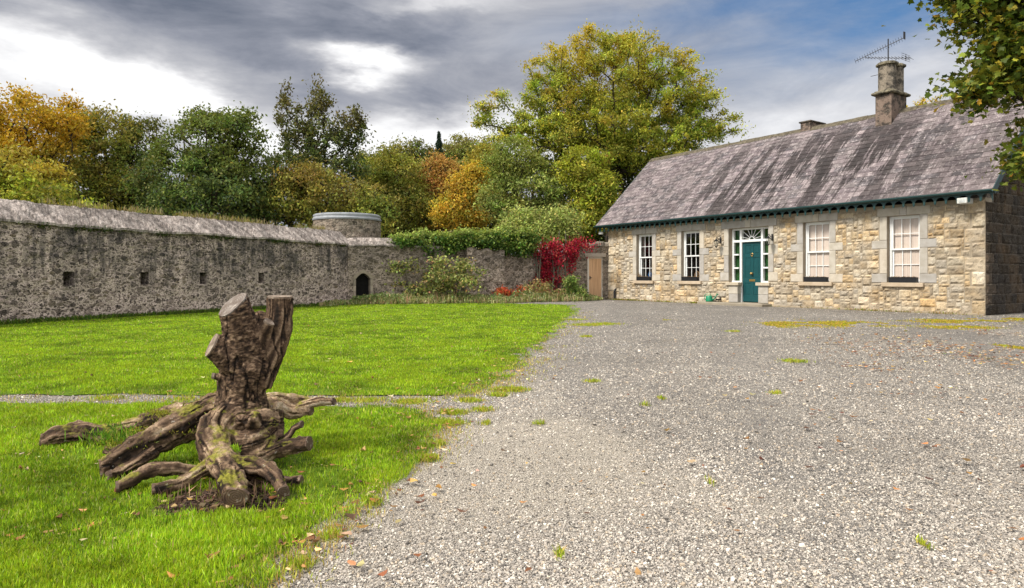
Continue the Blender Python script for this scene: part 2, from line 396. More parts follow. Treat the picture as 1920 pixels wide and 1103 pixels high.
# ------------------------------------------------------------------ ground
def inpoly(P, poly):
    x, y = P[:, 0], P[:, 1]; c = np.zeros(len(P), bool); n = len(poly)
    for i in range(n):
        x0, y0 = poly[i]; x1, y1 = poly[(i + 1) % n]
        if y0 == y1: continue
        c ^= ((y0 > y) != (y1 > y)) & (x < (x1 - x0) * (y - y0) / (y1 - y0) + x0)
    return c
def rough_edge(poly, step=.10, amp=.07, seed=0, lock=lambda p: False):
    out = []
    for i in range(len(poly)):
        a = np.array(poly[i]); b = np.array(poly[(i + 1) % len(poly)]); L = np.linalg.norm(b - a); k = max(1, int(L / step))
        for j in range(k):
            out.append(a + (b - a) * j / k)
    out = np.array(out); q = np.column_stack([out * 2.2, np.zeros(len(out))]); q2 = np.column_stack([out * 7, np.zeros(len(out))])
    d = np.column_stack([fbm(q, 3, seed) - .5, fbm(q, 3, seed + 9) - .5]) * 2.4 * amp + np.column_stack([fbm(q2, 2, seed + 3) - .5, fbm(q2, 2, seed + 5) - .5]) * amp
    return out + d * np.clip(out[:, 1:2] / 5, .5, 2.2)
def sheet(name, poly, z, mat):
    me = bpy.data.meshes.new(name); me.from_pydata([(p[0], p[1], z) for p in poly], [], [tuple(range(len(poly)))])
    me.update(); return tag(link(name, me, mat), kind='structure')

edge_back = [gp(*p) for p in [(1075, 572), (1088, 585), (1058, 612), (1040, 636), (1005, 665), (980, 690), (945, 712), (912, 730), (870, 743)]]
poly_back = edge_back + [gp(700, 743), gp(400, 741), gp(0, 740), (-15.4, 6.2), (-11.5, 14.9), (-6.45, 26.0), (-4.5, 26.5), (-1., 26.8)]
edge_front = [gp(*p) for p in [(600, 760), (760, 766), (815, 778), (838, 792), (832, 810), (815, 830), (800, 850), (770, 880), (735, 910), (690, 950), (640, 990), (590, 1030), (545, 1065), (500, 1103), (440, 1170), (300, 1300)]]
poly_front = edge_front + [(-13, 1.75), (-13, 5.72), gp(0, 757)]
PB = rough_edge(poly_back, seed=3); PF = rough_edge(poly_front, seed=8)
def inset(edge, d): return [(p[0] - d * min(1, p[1] / 4), p[1]) for p in edge]
TB = rough_edge(inset(edge_back, .22) + poly_back[len(edge_back):], seed=4, amp=.10); TF = rough_edge(inset(edge_front, .14) + poly_front[len(edge_front):], seed=9, amp=.09)

g = MB(); g.add([(-400, -60, -.02), (400, -60, -.02), (400, 700, -.02), (-400, 700, -.02)], [(0, 1, 2, 3)])
tag(g.build('ground', M['earth']), kind='structure')
# gravel forecourt: a grid carrying how sandy it is
gx = np.arange(-16, 22.01, .25); gy = np.arange(-3, 34.01, .25)
XX, YY = np.meshgrid(gx, gy); nv = XX.size
gv = np.column_stack([XX.ravel(), YY.ravel(), np.full(nv, -.004)])
ii = np.arange(nv).reshape(XX.shape)
gf = np.column_stack([ii[:-1, :-1].ravel(), ii[:-1, 1:].ravel(), ii[1:, 1:].ravel(), ii[1:, :-1].ravel()])
def blob2(x, y, cx, cy, sx, sy, rot=0):
    c, s = math.cos(rot), math.sin(rot); dx, dy = x - cx, y - cy
    return np.exp(-(((dx * c + dy * s) / sx) ** 2 + ((-dx * s + dy * c) / sy) ** 2))
fx, fy = gv[:, 0], gv[:, 1]
fines = 1.0 * blob2(fx, fy, .05, 3.9, .8, 1.0, -.2) + 1.15 * blob2(fx, fy, -.25, 4.15, .55, .9, -.2) + .8 * blob2(fx, fy, .45, 4.4, .4, .35) + .8 * blob2(fx, fy, -.75, 2.75, .3, .4) + .55 * blob2(fx, fy, .9, 3.3, .9, .5) + .5 * blob2(fx, fy, .2, 6.5, .8, 2)
gm = np_mesh('gravel_drive', gv, gf, vec=np.column_stack([fines, fines * 0, fines * 0]))
tag(link('gravel_drive', gm, M['gravel']), kind='structure')
sheet('lawn', TB, .004, M['turf']); sheet('front_lawn', TF, .004, M['turf'])

def fan(n, y0, y1, k0=-.86, k1=.86, power=1.0):
    """scatter points, denser near the camera"""
    Y = y0 * (y1 / y0) ** rng.random(n) if power == 1 else (y0 ** (1 - power) + rng.random(n) * (y1 ** (1 - power) - y0 ** (1 - power))) ** (1 / (1 - power))
    return np.column_stack([Y * (k0 + (k1 - k0) * rng.random(n)), Y])

def blades(P, h, w, col, lean=.55, z0=0.):
    """one bent kite-shaped blade per point"""
    n = len(P); a = rng.random(n) * 2 * np.pi; b = rng.random(n) * 2 * np.pi; L = np.abs(rng.normal(0, lean, n))
    d = np.column_stack([np.cos(a), np.sin(a)]); s = np.column_stack([np.cos(b), np.sin(b)])
    base = np.column_stack([P[:, :2], np.full(n, z0) if P.shape[1] == 2 else P[:, 2]])
    up = h * np.cos(np.clip(L, 0, 1.3)); out = h * np.sin(np.clip(L, 0, 1.3))
    mid = base + np.column_stack([d * (out * .38)[:, None], up * .58]); tip = base + np.column_stack([d * out[:, None], up])
    sw = np.column_stack([s * (w * .5)[:, None], np.zeros(n)])
    v = np.stack([base, mid - sw, tip, mid + sw], 1).reshape(-1, 3)
    return v, np.arange(4 * n).reshape(n, 4), np.repeat(col, 4, 0)

def pick(n, cols, p):
    return np.array(cols)[rng.choice(len(cols), n, p=p)]
def vary(c, s=.2):
    return np.clip(c * np.exp(rng.normal(0, s, (len(c), 1))) * np.exp(rng.normal(0, s * .35, c.shape)), 0, 1)

def lawn_blades(P, hmul=1.):
    n = len(P); q = np.column_stack([P * .9, np.zeros(n)]); k = fbm(q * 1.9, 3, 21); k2 = fbm(np.column_stack([P * 4.5, np.zeros(n)]), 3, 31) * .6 + .4 * fbm(np.column_stack([P * 15, np.zeros(n)]), 2, 33)
    c = pick(n, [(.27, .42, .018), (.37, .50, .025), (.13, .24, .014), (.47, .53, .09), (.54, .44, .22)], [.40, .27, .21, .09, .03])
    c = c * .90 * (1 + (1.9 * (k2 - .5))[:, None]) ; y = np.clip((k - .5) * 5, 0, 1)[:, None]; c = c * (1 - .26 * np.clip((.5 - k) * 5, 0, 1))[:, None]
    c = c * (1 - .5 * y) + np.array((.42, .54, .02)) * .38 * y
    Y = P[:, 1]; h = (.030 + .034 * rng.random(n)) * (.30 + 1.5 * k2) * hmul; w = .0042 * np.maximum(1, Y / 3.6) ** .85 * (.7 + .6 * rng.random(n))
    return blades(P, h, w, vary(c, .22), .6, .004)

def edge_keep(P, edge, w):
    ed = np.array(edge); q = []
    for i in range(len(ed) - 1):
        k = max(2, int(np.linalg.norm(ed[i + 1] - ed[i]) / .15)); q.append(ed[i] + (ed[i + 1] - ed[i]) * np.linspace(0, 1, k)[:, None])
    q = np.concatenate(q); d = np.empty(len(P))
    for i in range(0, len(P), 20000): d[i:i + 20000] = np.sqrt(((P[i:i + 20000, None] - q[None]) ** 2).sum(2).min(1))
    nz = fbm(np.column_stack([P * 5, np.zeros(len(P))]), 3, 66)
    return rng.random(len(P)) < np.clip(d / (w * np.clip(P[:, 1] / 5, .7, 2)) + (nz - .42) * 3, .06, 1)
P = np.vstack([fan(330000, 1.9, 6.1, -.88, .02, 1.), fan(150000, 1.8, 6.1, -2.2, -.88, 1.)]); P = P[inpoly(P, PF)]
sx = (P[:, 0] + 1.40) / .34; sy = (P[:, 1] - 3.24) / .24
soil = sx ** 2 + sy ** 2 + (fbm(np.column_stack([P * 9, np.zeros(len(P))]), 3, 5) - .5) * 2.2
under = ((P[:, 0] + 1.75) / .55) ** 2 + ((P[:, 1] - 3.85) / .4) ** 2
keep = (soil > .9) | (rng.random(len(P)) < .06)
keep &= (under > 1) | (rng.random(len(P)) < .35)
e = fbm(np.column_stack([P * 3, np.zeros(len(P))]), 3, 77)
keep &= rng.random(len(P)) < np.clip((e - .22) * 4.5, .25, 1)
keep &= edge_keep(P, [gp(-200, 757), gp(0, 757)] + edge_front, .30)
P = P[keep]
v, f, c = lawn_blades(P, .66)
tag(link('front_lawn_grass', np_mesh('front_lawn_grass', v, f, c), M['grass']), 'bright green lawn grass around the upturned stump', 'grass', kind='stuff')
P = np.vstack([fan(430000, 6.0, 27.2, -.9, .13, 1.), fan(110000, 6.0, 16., -2.2, -.9, 1.)]); P = P[inpoly(P, PB)]; P = P[edge_keep(P, edge_back + [gp(700, 743), gp(400, 741), gp(0, 740), gp(-200, 740)], .30)]
v, f, c = lawn_blades(P, .60)
tag(link('lawn_grass', np_mesh('lawn_grass', v, f, c), M['grass']), 'mown bright green lawn between the stump and the old walls', 'grass', kind='stuff')

# ragged edges, weeds in the gravel, moss patches
def patch(cx, cy, rx, ry, n, rot=0):
    q = rng.normal(0, .55, (n, 2)) * np.array([rx, ry]); c, s = math.cos(rot), math.sin(rot)
    return np.column_stack([cx + q[:, 0] * c - q[:, 1] * s, cy + q[:, 0] * s + q[:, 1] * c])
V = []; C = []
def addb(P, hlo, hhi, cols, pr, lean=.7, wmul=1., z0=-.004):
    n = len(P); h = hlo + (hhi - hlo) * rng.random(n); w = .0045 * np.maximum(1, P[:, 1] / 3.6) ** .85 * wmul * (.7 + .6 * rng.random(n))
    v, f, c = blades(P, h, w, vary(pick(n, cols, pr), .25), lean, z0); V.append(v); C.append(c)
YG = [(.36, .42, .03), (.46, .42, .07), (.22, .32, .015), (.48, .34, .12)]
for (px, py, rpx, n) in [(955, 732, 34, 1500), (935, 742, 20, 500), (835, 795, 40, 1300), (850, 775, 30, 800), (905, 770, 22, 350), (800, 862, 26, 700), (770, 755, 40, 900), (690, 752, 40, 500), (640, 752, 25, 600), (880, 752, 30, 450), (912, 795, 8, 130), (1010, 795, 14, 120), (820, 835, 20, 400),
                       (1100, 610, 32, 900), (1130, 608, 36, 900), (1075, 600, 25, 500), (1100, 632, 12, 260), (1375, 622, 14, 250), (1490, 678, 26, 420), (1455, 738, 12, 150), (1110, 716, 18, 180), (1210, 760, 10, 70), (1240, 748, 8, 70), (200, 748, 40, 350), (340, 750, 40, 350), (520, 752, 40, 300),
                       (560, 1062, 30, 250), (620, 1005, 30, 260), (700, 945, 24, 260), (1730, 1022, 8, 60), (1050, 1040, 10, 70), (1330, 905, 8, 40)]:
    cx, cy = gp(px, py); r = rpx / F * cy * .8
    addb(patch(cx, cy, r, max(.05, r * .9 if py < 700 else r * .7), n), .012, .05, YG, [.45, .25, .2, .1])
for ed, n in ((edge_back[1:], 4200), (edge_front, 5200), ([gp(870, 744), gp(500, 742), gp(-100, 741)], 900), ([gp(640, 758), gp(300, 757), gp(-100, 757)], 800)):
    ed = np.array(ed); i = rng.integers(0, len(ed) - 1, n); t = rng.random(n)[:, None]; Q = ed[i] * (1 - t) + ed[i + 1] * t; Q = Q + rng.normal(0, .13, (n, 2)) * np.clip(Q[:, 1:2] / 5, .6, 2) - np.array([.03, 0])
    Q = Q[fbm(np.column_stack([Q * 2.5, np.zeros(n)]), 3, 88) > .45]; addb(Q, .015, .05, [(.46, .40, .10), (.50, .36, .15), (.36, .40, .03), (.30, .20, .09)], [.35, .25, .25, .15], .8)
for (px, py, wpx, dep, n) in [(1480, 608, 60, .8, 3600), (1560, 607, 80, 1.0, 6000), (1630, 608, 60, .7, 2600), (1450, 612, 40, .5, 900), (1770, 603, 80, .7, 4200), (1850, 602, 60, .8, 3600), (1800, 614, 70, .5, 3600), (1900, 598, 40, .7, 2200), (1705, 621, 14, .16, 500), (1905, 652, 20, .35, 800), (1240, 600, 30, .2, 200)]:
    cx, cy = gp(px, py); r = wpx / F * cy * .75
    Q = patch(cx, cy, r, dep, int(n * 1.5)); Q = Q[fbm(np.column_stack([Q[:, 0] * 2.2, Q[:, 1] * 2.2, Q[:, 0] * 0]), 4, 71) > .47]
    addb(Q, .008, .035, [(.44, .38, .03), (.54, .36, .09), (.28, .33, .02), (.50, .27, .07), (.16, .25, .02)], [.36, .24, .16, .12, .12], 1.0, 1.2)
# strip of weeds along the foot of the house
HA = math.atan2(.83, -.558); HC = np.array([13.21, 18.6]); HU = np.array([-.558, .83]); HN = np.array([-.83, -.558])
s = rng.random(5200) * 15.6; off = np.abs(rng.normal(0, .12, 5200)) + .03
k = fbm(np.column_stack([s * 1.1, s * 0, s * 0]), 3, 41); ok = rng.random(5200) < np.clip((k - .36) * 4, .08, 1) * np.clip(.35 + s / 14, 0, 1); s, off = s[ok], off[ok]
addb(HC + HU * s[:, None] + HN * off[:, None], .02, .10, [(.30, .22, .07), (.22, .24, .03), (.11, .17, .02), (.36, .22, .09)], [.4, .3, .15, .15], .6, 1.3)
v = np.concatenate(V); tag(link('gravel_weeds', np_mesh('gravel_weeds', v, np.arange(len(v)).reshape(-1, 4), np.concatenate(C)), M['grass']), 'yellow green moss and weeds creeping over the gravel', 'weeds', kind='stuff')

# loose chippings lying on the drive
P = np.vstack([fan(560000, 2.0, 30., -.95, .86, 1.55), fan(170000, 2.0, 20., .86, 1.7, 1.4)]); ok = ~(inpoly(P, PF) | inpoly(P, PB)) & (P[:, 0] > -9); P = P[ok]
acr = P[:, 0] * .96 - (P[:, 1] - 2) * .27; trk = fbm(np.column_stack([acr * .9, P[:, 1] * .10, P[:, 0] * 0]), 3, 91); P = P[rng.random(len(P)) < np.clip(.35 + (trk - .30) * 3.2, .3, 1)]
fin = 1.0 * blob2(P[:, 0], P[:, 1], .05, 3.9, .8, 1.0, -.2) + 1.15 * blob2(P[:, 0], P[:, 1], -.25, 4.15, .55, .9, -.2) + .8 * blob2(P[:, 0], P[:, 1], .45, 4.4, .4, .35) + .7 * blob2(P[:, 0], P[:, 1], -.75, 2.75, .3, .4)
P = P[rng.random(len(P)) > np.minimum(fin * .45, .5)]; n = len(P)
cube = np.array([(-1, -1, -1), (1, -1, -1), (1, 1, -1), (-1, 1, -1), (-1, -1, 1), (1, -1, 1), (1, 1, 1), (-1, 1, 1)], float) * .5
cf = np.array([(0, 3, 2, 1), (4, 5, 6, 7), (0, 1, 5, 4), (1, 2, 6, 5), (2, 3, 7, 6), (3, 0, 4, 7)])
sz = np.clip(np.exp(rng.normal(-5.2, .42, n)), .004, .024) * np.clip((P[:, 1] / 4) ** .4, .9, 1.8)
V3 = cube[None] * (1 + rng.uniform(-.45, .25, (n, 8, 3))) * sz[:, None, None] * np.stack([np.ones(n), .55 + .4 * rng.random(n), .35 + .35 * rng.random(n)], 1)[:, None, :]
a = rng.random(n) * 6.283; t = rng.normal(0, .35, n)
ca, sa, ct, st = np.cos(a), np.sin(a), np.cos(t), np.sin(t)
x, y, z = V3[..., 0], V3[..., 1], V3[..., 2]
x, z = x * ct[:, None] + z * st[:, None], -x * st[:, None] + z * ct[:, None]
x, y = x * ca[:, None] - y * sa[:, None], x * sa[:, None] + y * ca[:, None]
V3 = np.stack([x + P[:, 0, None], y + P[:, 1, None], z + (sz * .22)[:, None] - .004], -1).reshape(-1, 3)
cc = pick(n, [(.39, .342, .29), (.49, .437, .37), (.27, .24, .207), (.63, .573, .49), (.47, .38, .28), (.11, .098, .085)], [.31, .25, .20, .10, .08, .06]) * np.exp(rng.normal(0, .2, (n, 1))) * (.72 + .56 * fbm(np.column_stack([P * .8, np.zeros(n)]), 4, 44))[:, None]
cc = np.clip(cc, 0, .88)
tag(link('gravel_chippings', np_mesh('gravel_chippings', V3, (cf[None] + 8 * np.arange(n)[:, None, None]).reshape(-1, 4), np.repeat(cc, 8, 0)), M['chips']), 'loose grey stone chippings covering the drive', 'gravel', kind='stuff')

# fallen leaves
def litter(P, size, cols, pr):
    n = len(P); a = rng.random(n) * 6.283; s = size * .8 * (.5 + rng.random(n)); asp = .45 + .35 * rng.random(n)
    prof = np.array([(-1, 0), (-.35, -.8), (.45, -.6), (1, 0), (.45, .6), (-.35, .8)])
    lx = prof[None, :, 0] * s[:, None] * .5; ly = prof[None, :, 1] * (s * asp)[:, None] * .5
    tx, ty = rng.normal(0, .35, n), rng.normal(0, .3, n); cu = rng.uniform(-.1, .6, n)
    z = np.abs(lx * tx[:, None] + ly * ty[:, None]) + cu[:, None] * (lx ** 2 + ly ** 2) / s[:, None] + .012 + .01 * rng.random(n)[:, None]
    x = lx * np.cos(a)[:, None] - ly * np.sin(a)[:, None] + P[:, 0, None]; y = lx * np.sin(a)[:, None] + ly * np.cos(a)[:, None] + P[:, 1, None]
    return np.stack([x, y, z], -1).reshape(-1, 3), np.repeat(vary(pick(n, cols, pr), .3), 6, 0)
BR = [(.20, .085, .035), (.34, .17, .055), (.10, .05, .03), (.46, .29, .10), (.44, .34, .19)]
LV = []; LC = []
def lit(P, sz, pr=(.34, .26, .18, .1, .12)):
    v, c = litter(P, sz, BR, list(pr)); LV.append(v); LC.append(c)
for (px, py, rpx, dep, n) in [(1650, 660, 130, 1.6, 190), (1800, 655, 140, 2.0, 290), (1880, 680, 70, 1.5, 200), (1640, 690, 70, .6, 60), (1560, 640, 100, 1., 60), (1900, 630, 60, 1.2, 90), (1750, 740, 170, .9, 45), (1500, 760, 250, 2, 30), (1300, 680, 250, 3, 35), (1450, 900, 350, .9, 18)]:
    cx, cy = gp(px, py); lit(patch(cx, cy, rpx / F * cy * .8, dep, n), .062 if cy < 10 else .075)
for (pts, n, wd) in [(edge_back[2:9], 150, .28), (edge_front[1:14], 170, .22)]:
    pts = np.array(pts); i = rng.integers(0, len(pts) - 1, n); t = rng.random(n)[:, None]
    lit(pts[i] * (1 - t) + pts[i + 1] * t + rng.normal(0, wd, (n, 2)) - np.array([.12, 0]), .055)
P = fan(360, 2.6, 6, -.8, -.05); lit(P[inpoly(P, PF)], .045, (.25, .2, .15, .15, .25))
P = fan(330, 6.2, 24, -.75, .1); lit(P[inpoly(P, PB)], .065, (.25, .2, .25, .1, .2))
P = fan(90, 2.4, 12, -.2, .8); lit(P[~(inpoly(P, PB) | inpoly(P, PF))], .045)
lv = np.concatenate(LV)
tag(link('fallen_leaves', np_mesh('fallen_leaves', lv, np.arange(len(lv)).reshape(-1, 6), np.concatenate(LC)), M['litter']), 'brown and yellow autumn leaves strewn over gravel and lawn', 'leaves', kind='stuff')
# ------------------------------------------------------------------ house
house = empty('house', (HC[0], HC[1], 0), HA)
tag(house, 'long single storey stone cottage with slate roof and teal front door', 'house')
HL = 15.53; HD = 6.62; TOPZ = 3.30
WIN = [2.2, 5.05, 10.56, 13.18]; WW = .475; WZ0, WZ1 = .90, 2.96
DC = 7.78; DW = .87; DZ1 = 2.93
openings = [(c - WW, c + WW, WZ0, WZ1) for c in WIN] + [(DC - DW, DC + DW, .0, DZ1)]
surround = []      # rectangles kept free of rubble blocks: dressed stones
SUR = []
def dstone(s0, s1, z0, z1, y1=.018, y0=-.24, tint=None):
    t = tint or random.choice([(.46, .425, .375), (.42, .39, .35), (.50, .455, .385), (.40, .375, .345), (.53, .47, .385)])
    dres = SUR[-1]; dres.cur = t; dres.box(s0 + .004, s1 - .004, y0, y1 + random.uniform(-.004, .006), z0 + .004, z1 - .004, .008); surround.append((s0, s1, z0, z1))
for c in WIN:
    a, b = c - WW, c + WW; SUR.append(MB())
    for (i0, i1, sd) in ((a, a - .23, -1), (b, b + .23, 1)):
        for (z0, z1, wd) in ((2.22, 2.96, .23), (1.96, 2.22, .48), (1.18, 1.96, .23), (.90, 1.18, .48)):
            s0, s1 = (i0 - wd, i0) if sd < 0 else (i0, i0 + wd)
            dstone(s0, s1, z0, z1)
    dstone(a - .30, c - .1, 2.96, 3.22); dstone(c - .1, c + .1, 2.96, 3.24, .03); dstone(c + .1, b + .30, 2.96, 3.22)
a, b = DC - DW, DC + DW; SUR.append(MB())
for z0, z1, wd in ((2.25, 2.93, .22), (1.9, 2.25, .4), (1.25, 1.9, .22), (.92, 1.25, .4)):
    dstone(a - wd, a, z0, z1); dstone(b, b + wd, z0, z1)
dstone(a - .35, DC - .12, 2.93, 3.22); dstone(DC - .12, DC + .12, 2.93, 3.24, .03); dstone(DC + .12, b + .35, 2.93, 3.22)
for s0, s1 in ((a, a + .42), (b - .42, b)):
    for z0, z1 in ((.10, .42), (.42, .74)): dstone(s0 - .0, s1, z0, z1, .02, -.22)
# corner quoins
for k in range(8):
    z0 = k * .41; w = .52 if k % 2 else .34
    if z0 < 3.1: surround.append((0, w, z0, min(z0 + .41, 3.25))); surround.append((HL - w, HL, z0, min(z0 + .41, 3.25)))
for q in SUR: q.build('stone_surround', M['dressed'], house)

def rock_blocks(rects, conv, seed, tones, rough=.03):
    """rock-faced blocks: every rectangle (u0,u1,z0,z1) becomes a rugged face; conv maps (u, out, z) to local xyz"""
    V = []; Fa = []; Cc = []; nb = 0
    for (u0, u1, z0, z1) in rects:
        g = .007; u0 += g; u1 -= g; z0 += g; z1 -= g
        nu = max(3, int((u1 - u0) / .045)); nz = max(3, int((z1 - z0) / .045))
        U, Z = np.meshgrid(np.linspace(u0, u1, nu + 1), np.linspace(z0, z1, nz + 1)); U = U.ravel(); Z = Z.ravel()
        ed = np.minimum(np.minimum(U - u0, u1 - U), np.minimum(Z - z0, z1 - Z))
        m = np.clip(ed / .035, 0, 1) ** .6
        pr = random.uniform(.006, .024)
        sd = rng.random(3) * 100
        q = np.column_stack([U, Z, U * 0]) + sd
        nn = fbm(q * 7, 3, seed) - .42
        tilt = (U - (u0 + u1) / 2) * random.uniform(-.09, .09) + (Z - (z0 + z1) / 2) * random.uniform(-.12, .12)
        O = .004 + m * (pr + np.abs(nn) * rough * 2.2 + tilt) + m * (nn > .1) * .012
        jit = (1 - np.clip(ed / .03, 0, 1)) * .006
        U = U + rng.normal(0, 1, len(U)) * jit * .7; Z = Z + rng.normal(0, 1, len(Z)) * jit * .7
        # skirt ring back to the bed
        v = conv(U, np.maximum(O, .002), Z)
        idx = np.arange((nu + 1) * (nz + 1)).reshape(nz + 1, nu + 1)
        Fa.append(np.column_stack([idx[:-1, :-1].ravel(), idx[:-1, 1:].ravel(), idx[1:, 1:].ravel(), idx[1:, :-1].ravel()]) + nb)
        V.append(v); col = np.array(random.choice(tones)) * math.exp(random.gauss(0, .10)); Cc.append(np.tile(np.clip(col, 0, .9), (len(v), 1))); nb += len(v)
    return np.concatenate(V), np.concatenate(Fa), np.concatenate(Cc)

def pack(L, H, blocked, cw, ch, seed, sizes):
    """coursed squared rubble: greedy rectangles on a fine cell grid"""
    rnd = random.Random(seed); nx, nz = int(L / cw), int(H / ch); cw = L / nx
    occ = np.zeros((nz, nx), bool)
    for (a, b, z0, z1) in blocked:
        for i in range(nx):
            for k in range(nz):
                if (i + .5) * cw > a and (i + .5) * cw < b and (k + .5) * ch > z0 and (k + .5) * ch < z1: occ[k, i] = True
    out = []
    for k in range(nz):
        i = 0
        while i < nx:
            if occ[k, i]: i += 1; continue
            w, h = rnd.choice(sizes)
            ww = 0
            while ww < w and i + ww < nx and not occ[k, i + ww]: ww += 1
            hh = 1
            while hh < h and k + hh < nz and not occ[k + hh, i:i + ww].any(): hh += 1
            occ[k:k + hh, i:i + ww] = True
            out.append((i * cw, (i + ww) * cw, k * ch, (k + hh) * ch)); i += ww
    return out
TONE = [(.50, .42, .305), (.46, .38, .275), (.54, .465, .35), (.41, .345, .26), (.57, .50, .39), (.47, .41, .325), (.52, .40, .25), (.40, .35, .28), (.36, .30, .22)]
rects = pack(HL, 3.25, openings + surround, .075, .088, 5, [(4, 2), (3, 2), (5, 3), (4, 3), (3, 2), (2, 1), (6, 3), (3, 1), (5, 2), (3, 3), (4, 2), (2, 2), (2, 1)])
for k in range(8):     # quoins again as big blocks
    z0 = k * .41; w = .52 if k % 2 else .34
    z1 = min(z0 + .41, 3.25)
    rects += [(0, w, z0, z1), (HL - w, HL, z0, z1)]
# lichen-bright bottom courses near the door
for part_ in ([r for r in rects if r[0] + r[1] < 2 * DC], [r for r in rects if r[0] + r[1] >= 2 * DC]):
    v, f, c = rock_blocks(part_, lambda u, o, z: np.column_stack([u, o, z]), 3, TONE)
    link('front_wall', np_mesh('front_wall', v, f[:, ::-1], c), M['facade'], house)
zmax = lambda d: 3.3 + (3.31 - abs(d - 3.31)) * .95
gr = [r for r in pack(HD, 6.4, [], .13, .145, 9, [(3, 2), (4, 2), (5, 2), (3, 2), (2, 2)]) if r[3] < zmax((r[0] + r[1]) / 2) - .1]
v, f, c = rock_blocks(gr, lambda u, o, z: np.column_stack([-o, -u, z]), 13, [(.062, .048, .035), (.048, .039, .03), (.08, .06, .043), (.038, .032, .027)])  # dirty stone, darkened further: the tree's shade is put into the block colours
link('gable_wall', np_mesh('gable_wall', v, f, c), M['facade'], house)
# wall cores behind the facing
core = MB(); th = .42; rear = core; core = MB(); core.cur = (.36, .30, .225)
xs = sorted(openings); cur = 0.0
for (a, b, z0, z1) in xs:
    core.box(cur, a - .003, -th, 0, -.05, 3.30)
    core.box(a - .003, b + .003, -th, 0, z1 + .003, 3.30)
    if z0 > 0: core.box(a - .003, b + .003, -th, 0, -.05, z0 - .003)
    cur = b + .003
core.box(cur, HL, -th, 0, -.05, 3.30)
core.build('wall_core', M['dressed'], house); core = rear
core.box(.0, HL, -HD, -HD + th, -.05, 3.30)
for x0 in (0.0, HL - th):
    core.add([(x0, -th, -.05), (x0, -HD + th, -.05), (x0, -HD + th, 3.30), (x0, -HD, 3.30), (x0, -3.31, 6.46), (x0, 0, 3.30), (x0, -th, 3.30)] + [(x0 + th, -th, -.05), (x0 + th, -HD + th, -.05), (x0 + th, -HD + th, 3.30), (x0 + th, -HD, 3.30), (x0 + th, -3.31, 6.46), (x0 + th, 0, 3.30), (x0 + th, -th, 3.30)],
             [(0, 1, 2, 3, 4, 5, 6), (13, 12, 11, 10, 9, 8, 7)] + [((i + 1) % 7, i, i + 7, (i + 1) % 7 + 7) for i in range(7)])
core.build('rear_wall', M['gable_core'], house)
# plinth course
pl = MB(); x = 0
pl.cur = (.34, .28, .20); pl.box(.0, DC - 1.0, .0, .075, -.05, .05, .015); pl.cur = (.42, .36, .27); pl.box(DC + 1., HL, 0, .06, -.05, .045, .015)
pl.build('plinth', M['dressed'], house)
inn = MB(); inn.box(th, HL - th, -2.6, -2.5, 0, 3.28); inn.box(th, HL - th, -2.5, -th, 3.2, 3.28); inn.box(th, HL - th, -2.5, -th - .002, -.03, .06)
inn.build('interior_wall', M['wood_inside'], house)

# roof
E0 = np.array([.40, 3.47]); E1 = np.array([-3.31, 7.0]); SL = np.linalg.norm(E1 - E0); SD = (E1 - E0) / SL; SN = np.array([SD[1], -SD[0]])
RX0, RX1 = -.32, HL + .44
V = []; Fa = []; Cc = []; Cd = []; nb = 0; row = 0; d = 0.
STONE = [(.152, .122, .124), (.122, .098, .102), (.182, .148, .148), (.105, .091, .094), (.207, .170, .168), (.142, .12, .118)]
cubef = [(0, 2, 3, 1), (4, 5, 7, 6), (0, 1, 5, 4), (2, 6, 7, 3), (0, 4, 6, 2), (1, 3, 7, 5)]
while d < SL - .05:
    ex = .26 - .035 * d / SL; x = RX0 - (.19 if row % 2 else 0); 
    while x < RX1:
        w = .36 + random.uniform(-.015, .015); x0, x1 = max(x, RX0), min(x + w, RX1)
        if x1 - x0 > .04:
            d0, d1 = d + random.uniform(-.006, .006), min(d + ex + .10, SL); sk = random.uniform(-.004, .004)
            lift = .022 + random.uniform(0, .006)
            pts = []
            for zz, (dd, hh) in (('a', (d0, lift - .011)), ('b', (d1, .0))):
                for xx in (x0 + .002, x1 - .002):
                    for up in (0, .010):
                        p = E0 + SD * (dd + (sk if xx > x0 + .01 else 0)) + SN * (hh + up); pts.append((xx, p[0], p[1])); Cd.append((xx, dd, 0))
            # order: d0x0lo,d0x0hi,d0x1lo,d0x1hi,d1...
            V += pts; Fa += [tuple(i + nb for i in q) for q in ((1, 3, 7, 5), (0, 4, 6, 2), (0, 2, 3, 1), (4, 5, 7, 6), (0, 1, 5, 4), (2, 6, 7, 3))]; nb += 8
            c = np.array(random.choice(STONE)) * math.exp(random.gauss(0, .14)); Cc += [c] * 8
        x += w + .003
    d += ex; row += 1
roof = link('roof', np_mesh('roof', np.array(V), np.array(Fa), np.array(Cc), np.array(Cd)), M['slate'], house)
dk = MB()
a, b = E0 - SN * .03, E1 - SN * .03; a2, b2 = E0 - SN * .09, E1 - SN * .09
dk.add([(x, *p) for x in (RX0 + .01, RX1 - .01) for p in (a, b, b2, a2)], [(0, 1, 2, 3), (7, 6, 5, 4), (1, 0, 4, 5), (2, 1, 5, 6), (3, 2, 6, 7), (0, 3, 7, 4)])
ar, br = np.array([-HD - .4, 3.47]), np.array([-3.32, 7.0]); rn = np.array([-SN[0], SN[1]])
dk.add([(x, *p) for x in (RX0, RX1) for p in (ar, br, br - rn * .09, ar - rn * .09)], [(3, 2, 1, 0), (4, 5, 6, 7), (5, 4, 0, 1), (6, 5, 1, 2), (7, 6, 2, 3), (4, 7, 3, 0)])
dk.cur = (.1, .09, .09); dk.build('roof_deck', plain('dark_roof_timber', (.05, .045, .045), .9, .1, .2, 8), house)
